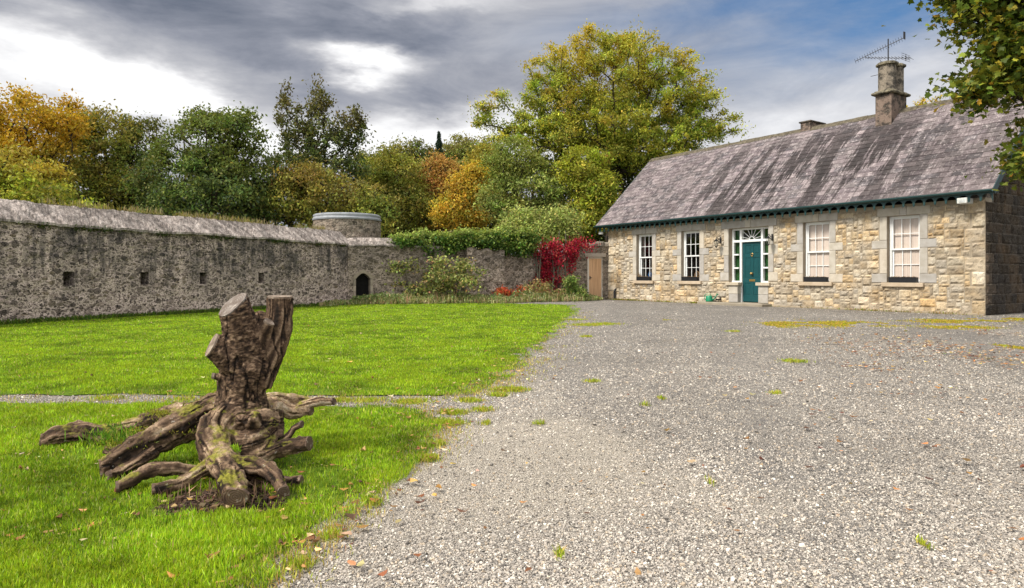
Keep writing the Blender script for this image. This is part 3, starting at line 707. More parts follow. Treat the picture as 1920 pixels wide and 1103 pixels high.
# verge board at the gable
for x0, x1 in ((RX0 - .022, RX0 - .001), (RX1 + .001, RX1 + .022)):
    aa, bb, cc_, dd_ = E0 + SN * .02, E1 + SN * .02, E1 - SN * .17, E0 - SN * .17
    vb = MB(); vb.add([(x, *p) for x in (x0, x1) for p in (aa, bb, cc_, dd_)], [(0, 1, 2, 3), (7, 6, 5, 4), (1, 0, 4, 5), (2, 1, 5, 6), (3, 2, 6, 7), (0, 3, 7, 4)]); vb.build('verge_board', M['green_paint'], house)
rt = MB(); x = RX0
while x < RX1:
    w = random.uniform(.40, .48); x1 = min(x + w, RX1); j = random.uniform(-.008, .012); rt.cur = (1, 1, 1)
    rt.add([(xx, -3.31 + yy, 7.0 + zz + j) for xx in (x, x1 - .006) for yy, zz in ((.20, -.165), (.06, -.005), (0, .035), (-.06, -.005), (-.20, -.165), (0, -.02))],
           [(0, 1, 2, 3, 4, 5), (11, 10, 9, 8, 7, 6)] + [((i + 1) % 6, i, i + 6, (i + 1) % 6 + 6) for i in range(6)])
    x = x1
rt.build('ridge_tiles', M['ridge'], house)
# gutter, fascia and scalloped valance
gt = MB(); n = 10; prof = [(.46 + .062 * math.cos(math.pi + math.pi * k / n), 3.455 + .062 * math.sin(math.pi + math.pi * k / n)) for k in range(n + 1)]
prof += [(p[0] * .9 + .046, p[1] + .012) for p in prof[::-1]]
m_ = len(prof)
gt.add([(x, *p) for x in (RX0 - .02, RX1 + .02) for p in prof], [tuple(range(m_)), tuple(range(m_, 2 * m_))[::-1]] + [((i + 1) % m_, i, i + m_, (i + 1) % m_ + m_) for i in range(m_)])
gt.build('gutter', M['green_paint'], house)
va = MB(); ns = 56; sp = (RX1 - RX0) / ns; va.box(RX0, RX1, -.0, .385, 3.40, 3.425)
for i in range(ns):
    x0 = RX0 + i * sp; x1 = x0 + sp; cx = (x0 + x1) / 2; r = sp * .40
    arc = [(cx + r * math.cos(math.pi * k / 10), 3.255 + r * .95 * math.sin(math.pi * k / 10)) for k in range(11)]
    va.prism([(x0 + .0004, 3.40), (x1 - .0004, 3.40), (x1 - .0004, 3.17), (x1 - .012, 3.165), (cx + r, 3.225)] + arc[0:] + [(cx - r, 3.225), (x0 + .012, 3.165), (x0 + .0004, 3.17)], .36, .385)
va.build('scalloped_valance', M['green_paint'], house)

# windows
def sash(mb, x0, x1, z0, z1, y, st=.045, nx=3, nz=2, top=.04, bot=.05):
    mb.box(x0, x0 + st, y - .04, y, z0, z1); mb.box(x1 - st, x1, y - .04, y, z0, z1)
    mb.box(x0 + st, x1 - st, y - .038, y - .002, z0, z0 + bot); mb.box(x0 + st, x1 - st, y - .038, y - .002, z1 - top, z1)
    for i in range(1, nx):
        x = x0 + st + (x1 - x0 - 2 * st) * i / nx; mb.box(x - .010, x + .010, y - .034, y - .006, z0 + bot, z1 - top)
    for k in range(1, nz):
        z = z0 + bot + (z1 - z0 - top - bot) * k / nz; mb.box(x0 + st, x1 - st, y - .033, y - .007, z - .010, z + .010)
def planter_thing(c, label, wild=0):
    t = empty('window_box', (0, 0, 0)); t.parent = house; t.location = (c, -.012, WZ0 + .002)
    tag(t, label, 'window box', 'black window boxes on the cottage sills')
    b = MB(); w = .40
    for (x0, x1, y0, y1, z0, z1) in ((-w, w, -.085, .085, 0, .015), (-w, w, .07, .085, .015, .165), (-w, w, -.085, -.07, .015, .165), (-w, -w + .015, -.07, .07, .015, .165), (w - .015, w, -.07, .07, .015, .165), (-w - .008, w + .008, .085, .092, .145, .17)):
        b.box(x0, x1, y0, y1, z0, z1)
    b.build('trough', M['black_plastic'], t)
    s = MB(); s.box(-w + .015, w - .015, -.07, .07, .10, .14); s.build('compost', M['soil_dry'], t)
    n = 240; P = np.column_stack([np.linspace(-w + .03, w - .03, n), rng.uniform(-.05, .06, n), np.full(n, .135)])
    v, f, c_ = blades(P, .03 + .05 * rng.random(n) + (.10 * (P[:, 0] > .2) * rng.random(n) * 2 if wild else 0), np.full(n, .018), vary(pick(n, [(.30, .19, .11), (.42, .28, .17), (.16, .09, .05), (.16, .17, .05)], [.4, .3, .2, .1]), .25), .8)
    link('dead_plants', np_mesh('dead_plants', v, f, c_), M['grass'], t)
    return t
WL = [None] * 4
for i, c in enumerate(WIN):
    a, b = c - WW, c + WW; zm = (WZ0 + WZ1) / 2
    fr = MB(); fr.box(a + .001, a + .06, -.25, -.15, WZ0 + .05, WZ1 - .001); fr.box(b - .06, b - .001, -.25, -.15, WZ0 + .05, WZ1 - .001); fr.box(a + .06, b - .06, -.25, -.152, WZ1 - .055, WZ1 - .001); fr.box(a + .001, b - .001, -.25, -.11, WZ0 + .001, WZ0 + .05)
    w = fr.build('window', M['white'], house)
    us = MB(); sash(us, a + .06, b - .06, zm - .02, WZ1 - .055, -.165); us.build('upper_sash', M['white'], w)
    ls = MB(); sash(ls, a + .06, b - .06, WZ0 + .05, zm + .02, -.21); ls.build('lower_sash', M['white'], w)
    gl = MB(); gl.add([(a + .1, -.186, zm), (b - .1, -.186, zm), (b - .1, -.186, WZ1 - .08), (a + .1, -.186, WZ1 - .08)], [(3, 2, 1, 0)]); gl.add([(a + .1, -.232, WZ0 + .08), (b - .1, -.232, WZ0 + .08), (b - .1, -.232, zm), (a + .1, -.232, zm)], [(3, 2, 1, 0)])
    gl.build('pane', M['glass'], w)
    if i < 2:
        bl = MB(); nb_ = 14; y0 = -.252
        pts = [(a + .02 + (b - a - .04) * k / nb_, y0 + .004 * math.sin(k * 1.9)) for k in range(nb_ + 1)]
        bl.add([(x, y, z) for x, y in pts for z in (WZ0 + .06, WZ1)], [(2 * k, 2 * k + 1, 2 * k + 3, 2 * k + 2) for k in range(nb_)]); bl.build('blind', M['blind'], w)
    else:
        cu = MB()
        for x0, x1 in ((a + .01, a + (.30 if i == 3 else .13)), (b - .13, b - .01)):
            k_ = 8; pts = [(x0 + (x1 - x0) * k / k_, -.34 + .018 * math.sin(k * 2.2)) for k in range(k_ + 1)]
            cu.add([(x, y, z) for x, y in pts for z in (WZ0, WZ1)], [(2 * k, 2 * k + 1, 2 * k + 3, 2 * k + 2) for k in range(k_)])
        cu.build('curtain', plain('grey_curtain', (.20, .19, .17), .9, .1, .2, 3) if i == 3 else plain('brown_curtain', (.05, .035, .03), .9, .1, .2, 3), w)
        if i == 2:
            ch = MB(); ch.cur = (1, 1, 1)      # bent-cane chair backs inside the room
            for cx in (-.15, .17):
                ch.tube([(c + cx + .14 * math.cos(t), -.62, 1.02 + .28 * math.sin(t)) for t in np.linspace(-.4, math.pi + .4, 16)], .013, 6)
                for q in (-.07, 0, .07): ch.tube([(c + cx + q, -.62, .9), (c + cx + q * 1.2, -.62, 1.28 - abs(q))], .009, 6)
            ch.build('chair_back', plain('cane_wood', (.42, .25, .13), .5, .3), w)
        else:
            sc_ = MB(); sc_.lathe([(.05, 0), (.09, .06), (.10, .18), (.06, .26), (.05, .3)], (c + .12, -.5, 1.0), 14); sc_.box(c - .3, c + .4, -.7, -.38, .85, .99)
            sc_.build('blue_vase', plain('blue_glaze', (.02, .10, .28), .3, .5), w)
    sl = MB(); sl.cur = (.50, .40, .29); sl.box(a - .14, b + .14, -.25, .11, WZ0 - .13, WZ0 - .001, .012); sl.build('sill', M['dressed'], w)
planter_thing(WIN[0], 'black window box holding dead leaves on the sill nearest the gable corner', 0)
planter_thing(WIN[1], 'black window box on the blinded window just right of the teal door', 0)
planter_thing(WIN[2], 'black window box below the dark window with cane chairs inside', 0)
planter_thing(WIN[3], 'black window box with a dry plant sprouting at its far end', 1)

# front door with fanlight and sidelights
y = -.20; a, b = DC - DW, DC + DW; lw = .425; z_top = 2.40
df = MB()
df.box(a + .001, a + .07, y - .10, y, .92, DZ1 - .001); df.box(b - .07, b - .001, y - .10, y, .92, DZ1 - .001)
df.box(a + .07, b - .07, y - .10, y - .001, DZ1 - .07, DZ1 - .001)
for x0, x1 in ((DC - lw - .085, DC - lw), (DC + lw, DC + lw + .085)): df.box(x0, x1, y - .11, y + .012, .10, DZ1 - .07)
df.box(a + .07, DC - lw - .085, y - .10, y - .002, z_top + .0, z_top + .085); df.box(DC + lw + .085, b - .07, y - .10, y - .002, z_top, z_top + .085); df.box(DC - lw, DC + lw, y - .10, y + .02, z_top, z_top + .09)
for x0, x1 in ((a + .001, DC - lw - .085), (DC + lw + .085, b - .001)):
    df.box(x0, x1, y - .12, y + .03, .865, .92)
    for z in (1.385, 1.90): df.box(x0 + .068, x1, y - .09, y - .003, z, z + .055)
door_frame = df.build('door_frame', M['white'], house)
for x0, x1 in ((a + .06, DC - lw - .08), (DC + lw + .08, b - .06)):
    sg = MB(); sg.add([(x0, y - .06, .92), (x1, y - .06, .92), (x1, y - .06, DZ1 - .06), (x0, y - .06, DZ1 - .06)], [(3, 2, 1, 0)]); sg.build('sidelight_pane', M['glass'], door_frame)
for x0, x1 in ((a + .02, DC - lw - .03), (DC + lw + .03, b - .02)):
    cu = MB(); cu.box(x0, x1, y - .16, y - .15, .90, DZ1 - .02); cu.build('green_curtain', M['green_curtain'], door_frame)
fl = MB(); fz = z_top + .09; fh = DZ1 - .07 - fz
arc = [(DC + .105 * math.cos(t), y - .03, fz + .105 * math.sin(t)) for t in np.linspace(0, math.pi, 11)]
fl.tube(arc, .017, 6)
for t in np.linspace(R(14), R(166), 7):
    c_, s_ = math.cos(t), math.sin(t); L = min(lw / max(abs(c_), 1e-3), fh / max(s_, 1e-3))
    fl.tube([(DC + .1 * c_, y - .03, fz + .1 * s_), (DC + L * c_, y - .03, fz + L * s_)], .011, 6)
fan_ = fl.build('fanlight', M['white'], house)
fg = MB(); fg.add([(DC - lw, y - .06, fz), (DC + lw, y - .06, fz), (DC + lw, y - .06, fz + fh), (DC - lw, y - .06, fz + fh)], [(3, 2, 1, 0)]); fg.build('pane', M['glass'], fan_)
fb = MB(); fb.box(DC - lw, DC + lw, y - .5, y - .49, fz - .05, fz + fh + .05); fb.build('dark_backing', M['green_curtain'], fan_)
dr = MB(); yd = y - .055
dr.box(DC - lw + .004, DC + lw - .004, yd - .045, yd - .014, .13, z_top - .004)
st = .105
def rail(x0, x1, z0, z1): dr.box(x0, x1, yd - .016, yd, z0, z1, .004)
L_, R_ = DC - lw + .004, DC + lw - .004
rail(L_, L_ + st, .131, z_top - .005); rail(R_ - st, R_, .131, z_top - .005); rail(DC - st / 2, DC + st / 2, .131, z_top - .005)
for z0, z1 in ((.131, .37), (.84, 1.02), (1.80, 1.93), (2.27, z_top - .005)):
    rail(L_ + st + .0005, DC - st / 2 - .0005, z0, z1); rail(DC + st / 2 + .0005, R_ - st - .0005, z0, z1)
for z0, z1 in ((.37, .84), (1.02, 1.80), (1.93, 2.27)):
    for x0, x1 in ((L_ + st, DC - st / 2), (DC + st / 2, R_ - st)): dr.box(x0 + .045, x1 - .045, yd - .02, yd - .004, z0 + .045, z1 - .045, .010)
door = dr.build('front_door', M['teal'], house)
kn = MB(); kn.lathe([(.03, 0), (.045, .008), (.02, .02), (.018, .04), (.04, .055), (.045, .08), (.03, .10), (0.004, .105)], n=14); kn.build('door_knob', M['brass'], door, (DC, yd, 1.20), (R(-90), 0, 0), True)
kk = MB(); kk.lathe([(.035, 0), (.03, .02), (.006, .03)], n=12); kk.tube([(.045 * math.sin(t), -.055 + .055 * math.cos(t), .022) for t in np.linspace(.3, 2 * math.pi - .3, 14)], .010, 6); kk.build('knocker', M['brass'], door, (DC, yd, 1.86), (R(-90), 0, 0), True)
for o in bpy.data.objects:
    if o.name in ('door_knob', 'knocker'): o.rotation_euler = (R(-90), 0, 0)
lb = MB(); lb.box(-.13, .13, 0, .012, -.04, .04, .006); lb.box(-.095, .095, .012, .018, -.02, .02, .004); lb.build('letterbox', M['brass'], door, (DC, yd, .94))
for s0, s1 in ((a - .1, a + .49), (b - .49, b + .1)):
    dp = MB(); dp.cur = (.50, .43, .33); dp.box(s0, s1, -.19, .09, .745, .863, .012); dp.build('side_sill', M['dressed'], house)
ds = MB(); ds.cur = (.30, .26, .20); ds.box(DC - 1.05, DC + 1.9, .022, .62, -.03, .095, .02); ds.cur = (.38, .33, .26); ds.box(a + .423, b - .423, -.34, .02, -.03, .098, .01); ds.build('doorstep', M['dressed'], house)

# chimneys (parts of the house)
def chimney(s, wx, wy, yc, zb, zs, zt, flues, lab=None):
    b = MB(); b.cur = (.20, .145, .115); b.box(s - wx / 2, s + wx / 2, yc - wy / 2, yc + wy / 2, zb, zs, .012)
    ch = b.build('chimney', M['chimney'], house)
    if lab: ch['label'] = lab
    if flues:
        k = MB(); k.cur = (.22, .19, .13); k.box(s - wx / 2 - .11, s + wx / 2 + .11, yc - wy / 2 - .11, yc + wy / 2 + .11, zs + .002, zs + .10, .03); k.box(s - wx / 2 - .03, s + wx / 2 + .03, yc - wy / 2 - .03, yc + wy / 2 + .03, zs + .102, zs + .15, .02)
        k.build('cornice', M['chimney'], ch)
        for yy in ([yc - wy * .25, yc + wy * .25] if flues == 2 else [yc]):
            q = MB(); q.cur = (.24, .20, .155); r = .285; h = zt - zs - .15; q.lathe([(r, 0), (r, h * .52), (r - .006, h * .525), (r - .006, h * .535), (r, h * .54), (r, h - .12)], (s, yy, zs + .152), 8, R(22.5))
            q.build('flue', M['chimney'], ch)
            q = MB(); q.cur = (.22, .19, .13); q.lathe([(r + .01, 0), (r + .075, .03), (r + .075, .10), (r + .02, .13), (.12, .135)], (s, yy, zt - .115), 8, R(22.5)); q.build('cap', M['chimney'], ch)
    else:
        k = MB(); k.cur = (.12, .10, .08); k.box(s - wx / 2 - .05, s + wx / 2 + .05, yc - wy / 2 - .05, yc + wy / 2 + .05, zs + .002, zs + .06, .012); k.build('cap', M['chimney'], ch)
chimney(4.15, .56, 1.06, -3.31 + .12, 6.3, 7.52, 8.66, 2, 'tall chimney of two joined octagonal flues')
chimney(7.45, .42, 1.0, -3.31 - .35, 6.6, 7.22, 7.22, 0, 'low square capped chimney')
chimney(1.75, .56, 1.0, -3.31 - .3, 6.3, 6.95, 7.62, 2, 'shorter octagonal chimney near the gable')

def child_thing(name, label, cat, loc, group=None, rz=0):
    """a separate thing fixed to or standing at the house, given in house coordinates"""
    c, s = math.cos(HA), math.sin(HA)
    t = empty(name, (HC[0] + loc[0] * c - loc[1] * s, HC[1] + loc[0] * s + loc[1] * c, loc[2]), HA + rz)
    return tag(t, label, cat, group)
for o in list(bpy.data.objects):
    if o.name.startswith('window_box'):
        l = o.location.copy(); c, s = math.cos(HA), math.sin(HA); o.parent = None
        o.location = (HC[0] + l[0] * c - l[1] * s, HC[1] + l[0] * s + l[1] * c, l[2]); o.rotation_euler = (0, 0, HA)
# wall lanterns
def lantern(s, label):
    t = child_thing('wall_lantern', label, 'lantern', (s, .03, 2.55), 'black lanterns beside the front door')
    b = MB(); b.box(-.035, .035, 0, .02, -.16, .08, .01); b.tube([(0, .02, -.02), (0, .10, -.03), (0, .17, .03), (0, .21, .07), (0, .25, .05), (0, .25, .0)], [.014, .014, .013, .012, .011, .010], 8); b.tube([(0, .03, -.12), (0, .07, -.13), (0, .09, -.08)], .008, 6); b.build('bracket', M['iron'], t)
    h = MB(); h.lathe([(.012, .0), (.03, -.01), (.055, -.05), (.105, -.085), (.105, -.095), (.09, -.097)], (0, .25, 0), 8, R(22.5)); h.lathe([(.006, .05), (.014, .03), (.012, .0)], (0, .25, 0), 8); h.build('lantern_roof', M['iron'], t)
    c_ = MB()
    for k in range(6):
        a_ = k * math.pi / 3; c_.tube([(.085 * math.cos(a_), .25 + .085 * math.sin(a_), -.095), (.048 * math.cos(a_), .25 + .048 * math.sin(a_), -.29)], .006, 5)
    c_.lathe([(.05, -.29), (.052, -.31), (.03, -.33), (.012, -.345), (.014, -.36), (.004, -.375)], (0, .25, 0), 8); c_.build('cage', M['iron'], t)
    g_ = MB(); g_.lathe([(.078, -.10), (.044, -.285)], (0, .25, 0), 6); g_.build('glass', M['glass'], t)
lantern(9.02, 'black lantern on the wall left of the teal door')
lantern(6.72, 'black lantern on the wall right of the teal door')
# TV aerial on the tall chimney
t = child_thing('tv_aerial', 'spiky television aerial on a pole above the tall chimney', 'aerial', (4.15, -3.0, 8.62))
mb = MB(); mb.tube([(0, 0, -.3), (0, 0, .92)], .022, 8); mb.build('mast', M['alu'], t)
# boom directions in the photo plane -> local (x = along the ridge, right in the photo is -x)
bm = MB(); p0 = np.array([1.05, .25, .36]); p1 = np.array([-.50, -.1, .84]); bm.tube([p0, p1], .013, 6)
for k in np.linspace(0, 1, 20):
    q = p0 + (p1 - p0) * k; bm.tube([q + np.array([.0, -.05, -.075 - .01 * k]), q + np.array([0, .05, .075 + .01 * k])], .006, 4)
bm.box(p1[0] - .01, p1[0] + .01, p1[1] - .06, p1[1] + .06, p1[2] - .05, p1[2] + .20); bm.build('upper_boom', M['alu'], t)
bm = MB(); p0 = np.array([.78, .1, .44]); p1 = np.array([-.72, -.1, .06]); bm.tube([p0, p1], .012, 6)
for k in np.linspace(.05, 1, 14):
    q = p0 + (p1 - p0) * k; bm.tube([q + np.array([.02, -.16 - .06 * k, -.01]), q + np.array([-.02, .16 + .06 * k, .01])], .006, 4)
bm.tube([(.30, 0, .30), (.26, 0, .18), (-.25, 0, .02), (-.28, 0, .16)], .010, 5)
for zz in (-.09, -.03, .05, .12): bm.tube([(-.60, -.3, zz + .08), (-.60, .3, zz + .08)], .006, 4)
bm.tube([(-.60, 0, -.03), (-.60, 0, .22)], .009, 5); bm.build('lower_boom', M['alu'], t)
bm = MB(); bm.tube([(.62, .0, -.26), (.2, .0, -.27)], .010, 5); bm.build('stay', M['alu'], t)
# alarm box, floodlight, pipe stub, watering can
t = tag(child_thing('alarm_box', 'white alarm box tucked under the eave by the gable corner', 'alarm box', (.42, .02, 3.20)))
b = MB(); b.box(-.13, .13, .0, .40, -.06, .10, .012); b.build('casing', plain('weathered_white', (.62, .62, .58), .6, .3, .2, 20), t)
b = MB(); b.box(-.07, .07, .401, .408, -.03, .05, .003); b.build('cover_plate', plain('pale_grey_plate', (.45, .47, .46), .5, .4, .3, 30), t)
t = child_thing('floodlight', 'white floodlight on a black arm under the far eave', 'floodlight', (HL + .18, .05, 3.02))
b = MB(); b.tube([(-.17, -.04, -.12), (-.02, .02, -.05), (.12, .08, .06)], .022, 6); b.box(-.2, -.16, -.06, .0, -.2, -.03); b.build('arm', M['iron'], t)
b = MB(); b.box(.04, .24, .05, .19, .06, .19, .02); b.build('lamp_head', M['white'], t)
t = child_thing('drain_pipe', 'short black pipe standing at the wall foot by the far corner', 'pipe', (14.98, .10, 0))
b = MB(); b.tube([(0, 0, -.02), (0, 0, .40), (0, -.03, .47), (0, -.10, .50)], .045, 10); b.build('pipe', M['iron'], t); b = MB(); b.lathe([(.06, 0), (.062, .04), (.05, .045)], (0, 0, .30), 10); b.build('collar', M['iron'], t)
t = child_thing('watering_can', 'green plastic watering can on the step left of the door', 'watering can', (9.38, .26, .097), rz=R(20))
b = MB(); b.lathe([(.125, 0), (.135, .01), (.135, .05), (.125, .2), (.10, .235), (.04, .245)], n=20); b.build('tank', M['can'], t, smooth=True)
b = MB(); b.tube([(-.11, 0, .06), (-.2, 0, .12), (-.30, 0, .26)], [.035, .024, .018], 8); b.build('spout', M['can'], t, smooth=True)
b = MB(); b.tube([(-.30, 0, .26), (-.335, 0, .31)], [.018, .05], 10); b.build('rose', M['can'], t)
b = MB(); b.tube([(.11, 0, .06), (.20, 0, .12), (.19, 0, .24), (.08, 0, .31), (-.06, 0, .29), (-.09, 0, .22)], .014, 8); b.build('handle', M['can'], t, smooth=True)
t = child_thing('boot_scraper', 'small dark iron boot scraper beside the green watering can', 'boot scraper', (8.98, .2, .097))
b = MB(); b.box(-.12, .12, -.012, .012, .06, .12); b.box(-.13, -.11, -.02, .02, 0, .2); b.box(.11, .13, -.02, .02, 0, .2); b.box(-.14, .14, -.07, .07, 0, .015); b.build('frame', M['iron'], t)
# ------------------------------------------------------------------ old walls and tower
def wall_face(L, ztop, hole=None, res=.06, amp=.035, seed=0, y0=0.0, calm=()):
    """rugged front face of a rubble wall in local coordinates (x along, -y out, z up)"""
    nx = max(2, int(L / res)); xs = np.linspace(0, L, nx + 1); zt = np.array([ztop(x) for x in xs]); nz = int(zt.max() / res)
    t = np.linspace(0, 1, nz + 1); X = np.repeat(xs[None], nz + 1, 0); Z = t[:, None] * (zt[None] + .06) - .06
    q = np.column_stack([X.ravel() * 4, Z.ravel() * 6, np.zeros(X.size)])
    Y = y0 - (fbm(q, 3, seed) - .5) * 2 * amp - (fbm(q * .18, 2, seed + 4) - .5) * amp * 2
    for (cx, cz, r) in calm: Y = Y * np.clip((np.maximum(np.abs(X.ravel() - cx), np.abs(Z.ravel() - cz)) - r) / .25, 0, 1)
    v = np.column_stack([X.ravel(), Y, Z.ravel()]); idx = np.arange(X.size).reshape(X.shape)
    f = np.column_stack([idx[:-1, :-1].ravel(), idx[:-1, 1:].ravel(), idx[1:, 1:].ravel(), idx[1:, :-1].ravel()])
    if hole is not None:
        c = v[f].mean(1); f = f[~hole(c[:, 0], c[:, 2])]
    return v, f
def add_rest(v, f, L, ztop, th, holes=()):
    """back, ends and top of the wall as a coarse strip"""
    n = 12; xs = np.linspace(0, L, n + 1); b = len(v); vv = []; ff = []
    for x in xs: vv += [(x, .06, -.06), (x, th, -.06), (x, th, ztop(x)), (x, -.02, ztop(x))]
    for i in range(n):
        k = b + 4 * i; ff += [(k + 1, k + 2, k + 6, k + 5)[::-1], (k + 2, k + 3, k + 7, k + 6)[::-1]]
    ff += [(b + 0, b + 3, b + 2, b + 1), (b + 4 * n, b + 4 * n + 1, b + 4 * n + 2, b + 4 * n + 3)]
    return np.concatenate([v, np.array(vv)]), np.concatenate([f, np.array(ff)])
def coping(L, zf, prof, seed=0, pitch=.11, slant=.30, sag=lambda x: 0):
    """stones set on edge over a ridge; prof = [(y,z) front, ridge, back]"""
    nx = int(L / .035); xs = np.linspace(0, L, nx + 1); pts = []
    for (a, b) in ((prof[0], prof[1]), (prof[1], prof[2])):
        for k in range(9 if a is prof[0] else 4): t = k / (9 if a is prof[0] else 4); pts.append((a[0] + (b[0] - a[0]) * t, a[1] + (b[1] - a[1]) * t))
    pts.append(prof[2]); pts = np.array([(prof[0][0] + .10, prof[0][1] - .07), (prof[0][0] + .0, prof[0][1] - .06)] + [tuple(p) for p in pts])
    m = len(pts); T = np.linspace(0, 1, m)
    X = np.repeat(xs[:, None], m, 1); hx = X + slant * T[None] * 1.2
    wob = fbm(np.column_stack([X.ravel() * 1.5, np.repeat(T[None], nx + 1, 0).ravel() * 3, X.ravel() * 0]), 2, seed).reshape(X.shape)
    row = (T * 2.2).astype(int)[None] * 57; sid = np.floor(hx / pitch + wob * 1.6 + row * .37).astype(np.int64)
    hgt = (_h(sid, row + sid * 0, sid * 0, seed) - .5); tone = _h(sid, row + sid * 0, sid * 0 + 5, seed)
    fine = fbm(np.column_stack([X.ravel() * 14, np.repeat(T[None], nx + 1, 0).ravel() * 9, X.ravel() * 0]), 3, seed + 2).reshape(X.shape) - .5
    nrm = np.array([(-.7, .7)] * m); off = hgt * .04 + fine * .045; off[:, 0] *= .2
    y = pts[None, :, 0] + off * nrm[None, :, 0]; z = pts[None, :, 1] + off * nrm[None, :, 1] + np.array([sag(x) for x in xs])[:, None]
    v = np.column_stack([X.ravel(), y.ravel(), z.ravel()]); idx = np.arange(X.size).reshape(X.shape)
    f = np.column_stack([idx[:-1, :-1].ravel(), idx[:-1, 1:].ravel(), idx[1:, 1:].ravel(), idx[1:, :-1].ravel()])[:, ::-1]
    f = f[:, ::-1]
    c = (.55 + .75 * tone.ravel())[:, None] * np.array([1, .985, .97])
    return v, f, c

WU = np.array([.4149, .9099]); q0 = -8.0; W0 = np.array([-11.48 + .456 * q0, 14.95 + q0]); WA = math.atan2(WU[1], WU[0])
LW = (11.25 - q0) / WU[1] * 1.0
wl = tag(empty('loopholed_wall', (W0[0], W0[1], 0), WA), 'long grey rubble wall with square loopholes and sloping stone coping', 'wall')
LOOP = [(q - q0) / WU[1] for q in (-2.3, -.45, 1.37, 3.22, 4.96, 7.04)]
def lh(x, z):
    r = np.zeros(len(x), bool)
    for c in LOOP: r |= (np.abs(x - c) < .135) & (z > .86) & (z < 1.22)
    return r
v, f = wall_face(LW, lambda x: 2.36, lh, .045, .035, 2, 0., [(c, 1.04, .25) for c in LOOP]); v, f = add_rest(v, f, LW, lambda x: 2.36, 1.0)
link('masonry', np_mesh('masonry', v, f, smooth=False), M['rubble'], wl)
v, f, c = coping(LW, 2.36, [(-.07, 2.37), (.50, 2.88), (1.07, 2.37)], 4, .12, .5, lambda x: .012 * math.sin(x * .9) + .012 * math.sin(x * 2.3))
link('coping', np_mesh('coping', v, f, c), M['coping'], wl)
for c in LOOP:
    b = MB()
    b.box(c - .22, c - .13, -.006, .75, .79, 1.30); b.box(c + .13, c + .22, -.006, .75, .79, 1.30)
    b.box(c - .13, c + .13, -.016, .75, 1.21, 1.30); b.box(c - .13, c + .13, -.018, .75, .79, .865); b.box(c - .22, c + .22, .751, .78, .78, 1.33)
    b.build('loophole', M['rubble'], wl)

def seg(name_parent, A, B, ztop, seed, hole=None, th=.6, mat='rubble_warm', cop=None, amp=.04):
    """wall part from plan point A to B, front facing the camera"""
    A = np.array(A); B = np.array(B); L = np.linalg.norm(B - A); a = math.atan2(B[1] - A[1], B[0] - A[0])
    v, f = wall_face(L, ztop, hole, .06, amp, seed); v, f = add_rest(v, f, L, ztop, th)
    o = link('masonry', np_mesh('masonry', v, f), M[mat], name_parent, (A[0], A[1], 0), (0, 0, a))
    if cop:
        v, f, c = coping(L, 0, cop, seed + 3, .13, .3, lambda x: .025 * math.sin(x * 1.7 + seed)); link('coping', np_mesh('coping', v, f, c), M['coping'], name_parent, (A[0], A[1], 0), (0, 0, a))
    return A, (B - A) / L, L, a
def pt(px, Y): return ((px - HX) / F * Y, Y)
def at_px(A, U, px):                 # distance along a segment seen at photo column px
    k = (px - HX) / F; return (k * A[1] - A[0]) / (U[0] - k * U[1])
bw = tag(empty('back_wall', (0, 0, 0)), 'brown rubble wall with dark pointed doorway and pale timber door', 'wall')
A, B_, C_ = pt(652, 26.0), pt(742, 26.9), pt(880, 28.5)
A_ = np.array(A); U_ = np.array(B_) - A_; U_ /= np.linalg.norm(U_); x0 = at_px(A_, U_, 667); x1 = at_px(A_, U_, 694); xm = (x0 + x1) / 2; hw = (x1 - x0) / 2
def arch_top(x): return 1.22 - .22 * np.clip(np.abs(x - xm) / hw, 0, 1) ** 1.7
sA, sU, sL, sa = seg(bw, A, B_, lambda x: 2.33, 31, lambda x, z: (np.abs(x - xm) < hw + .03) & (z < arch_top(x) + .03), .6, 'rubble_warm', [(-.06, 2.33), (.28, 2.62), (.60, 2.33)])
seg(bw, B_, C_, lambda x: 2.33, 33, None, .6, 'rubble_warm', [(-.06, 2.33), (.28, 2.60), (.60, 2.33)])
dw = MB()
for sd in (-1, 1):
    xa, xb = sorted((xm + sd * hw, xm + sd * (hw + .11))); z = -.02
    for k in range(4): h = .25; dw.cur = random.choice([(.30, .25, .19), (.36, .30, .23), (.26, .22, .17)]); dw.box(xa, xb, -.05, .30, z + .003, z + h - .003, .012); z += h
dw.cur = (.30, .25, .19); pa = [(xm - hw - .11, .98)] + [(xm + hw * t, float(arch_top(xm + hw * t))) for t in np.linspace(-1, 1, 9)] + [(xm + hw + .11, .98), (xm + hw + .09, 1.12), (xm, 1.38), (xm - hw - .09, 1.12)]
dw.prism(pa, -.05, .30)
dwo = dw.build('doorway', M['dressed'], bw, (sA[0], sA[1], 0), (0, 0, sa))
tn = MB(); tn.box(xm - hw - .06, xm - hw - .002, .301, 1.5, -.05, 1.4); tn.box(xm + hw + .002, xm + hw + .06, .301, 1.5, -.05, 1.4); tn.box(xm - hw - .002, xm + hw + .002, .301, 1.5, 1.3, 1.4); tn.box(xm - hw - .06, xm + hw + .06, 1.501, 1.56, -.05, 1.4)
tn.build('passage', M['wood_inside'], dwo)
gt = MB()
for k in range(7): x = xm - hw + .01 + (2 * hw - .02) * (k + .5) / 7; gt.box(x - hw / 7 + .004, x + hw / 7 - .004, .22, .25, .02, float(arch_top(x)) - .02)
gt.box(xm - hw + .01, xm + hw - .01, .205, .219, .25, .33); gt.box(xm - hw + .01, xm + hw - .01, .205, .219, .75, .83)
gt.build('door', plain('black_old_timber', (.010, .009, .008), .9, .1, .3, 10), dwo)
seg(bw, pt(878, 27.9), pt(946, 28.6), lambda x: 2.28 - .10 * x / 1.6 + .05 * math.sin(x * 9), 35, None, .9, 'rubble_warm', None, .06)
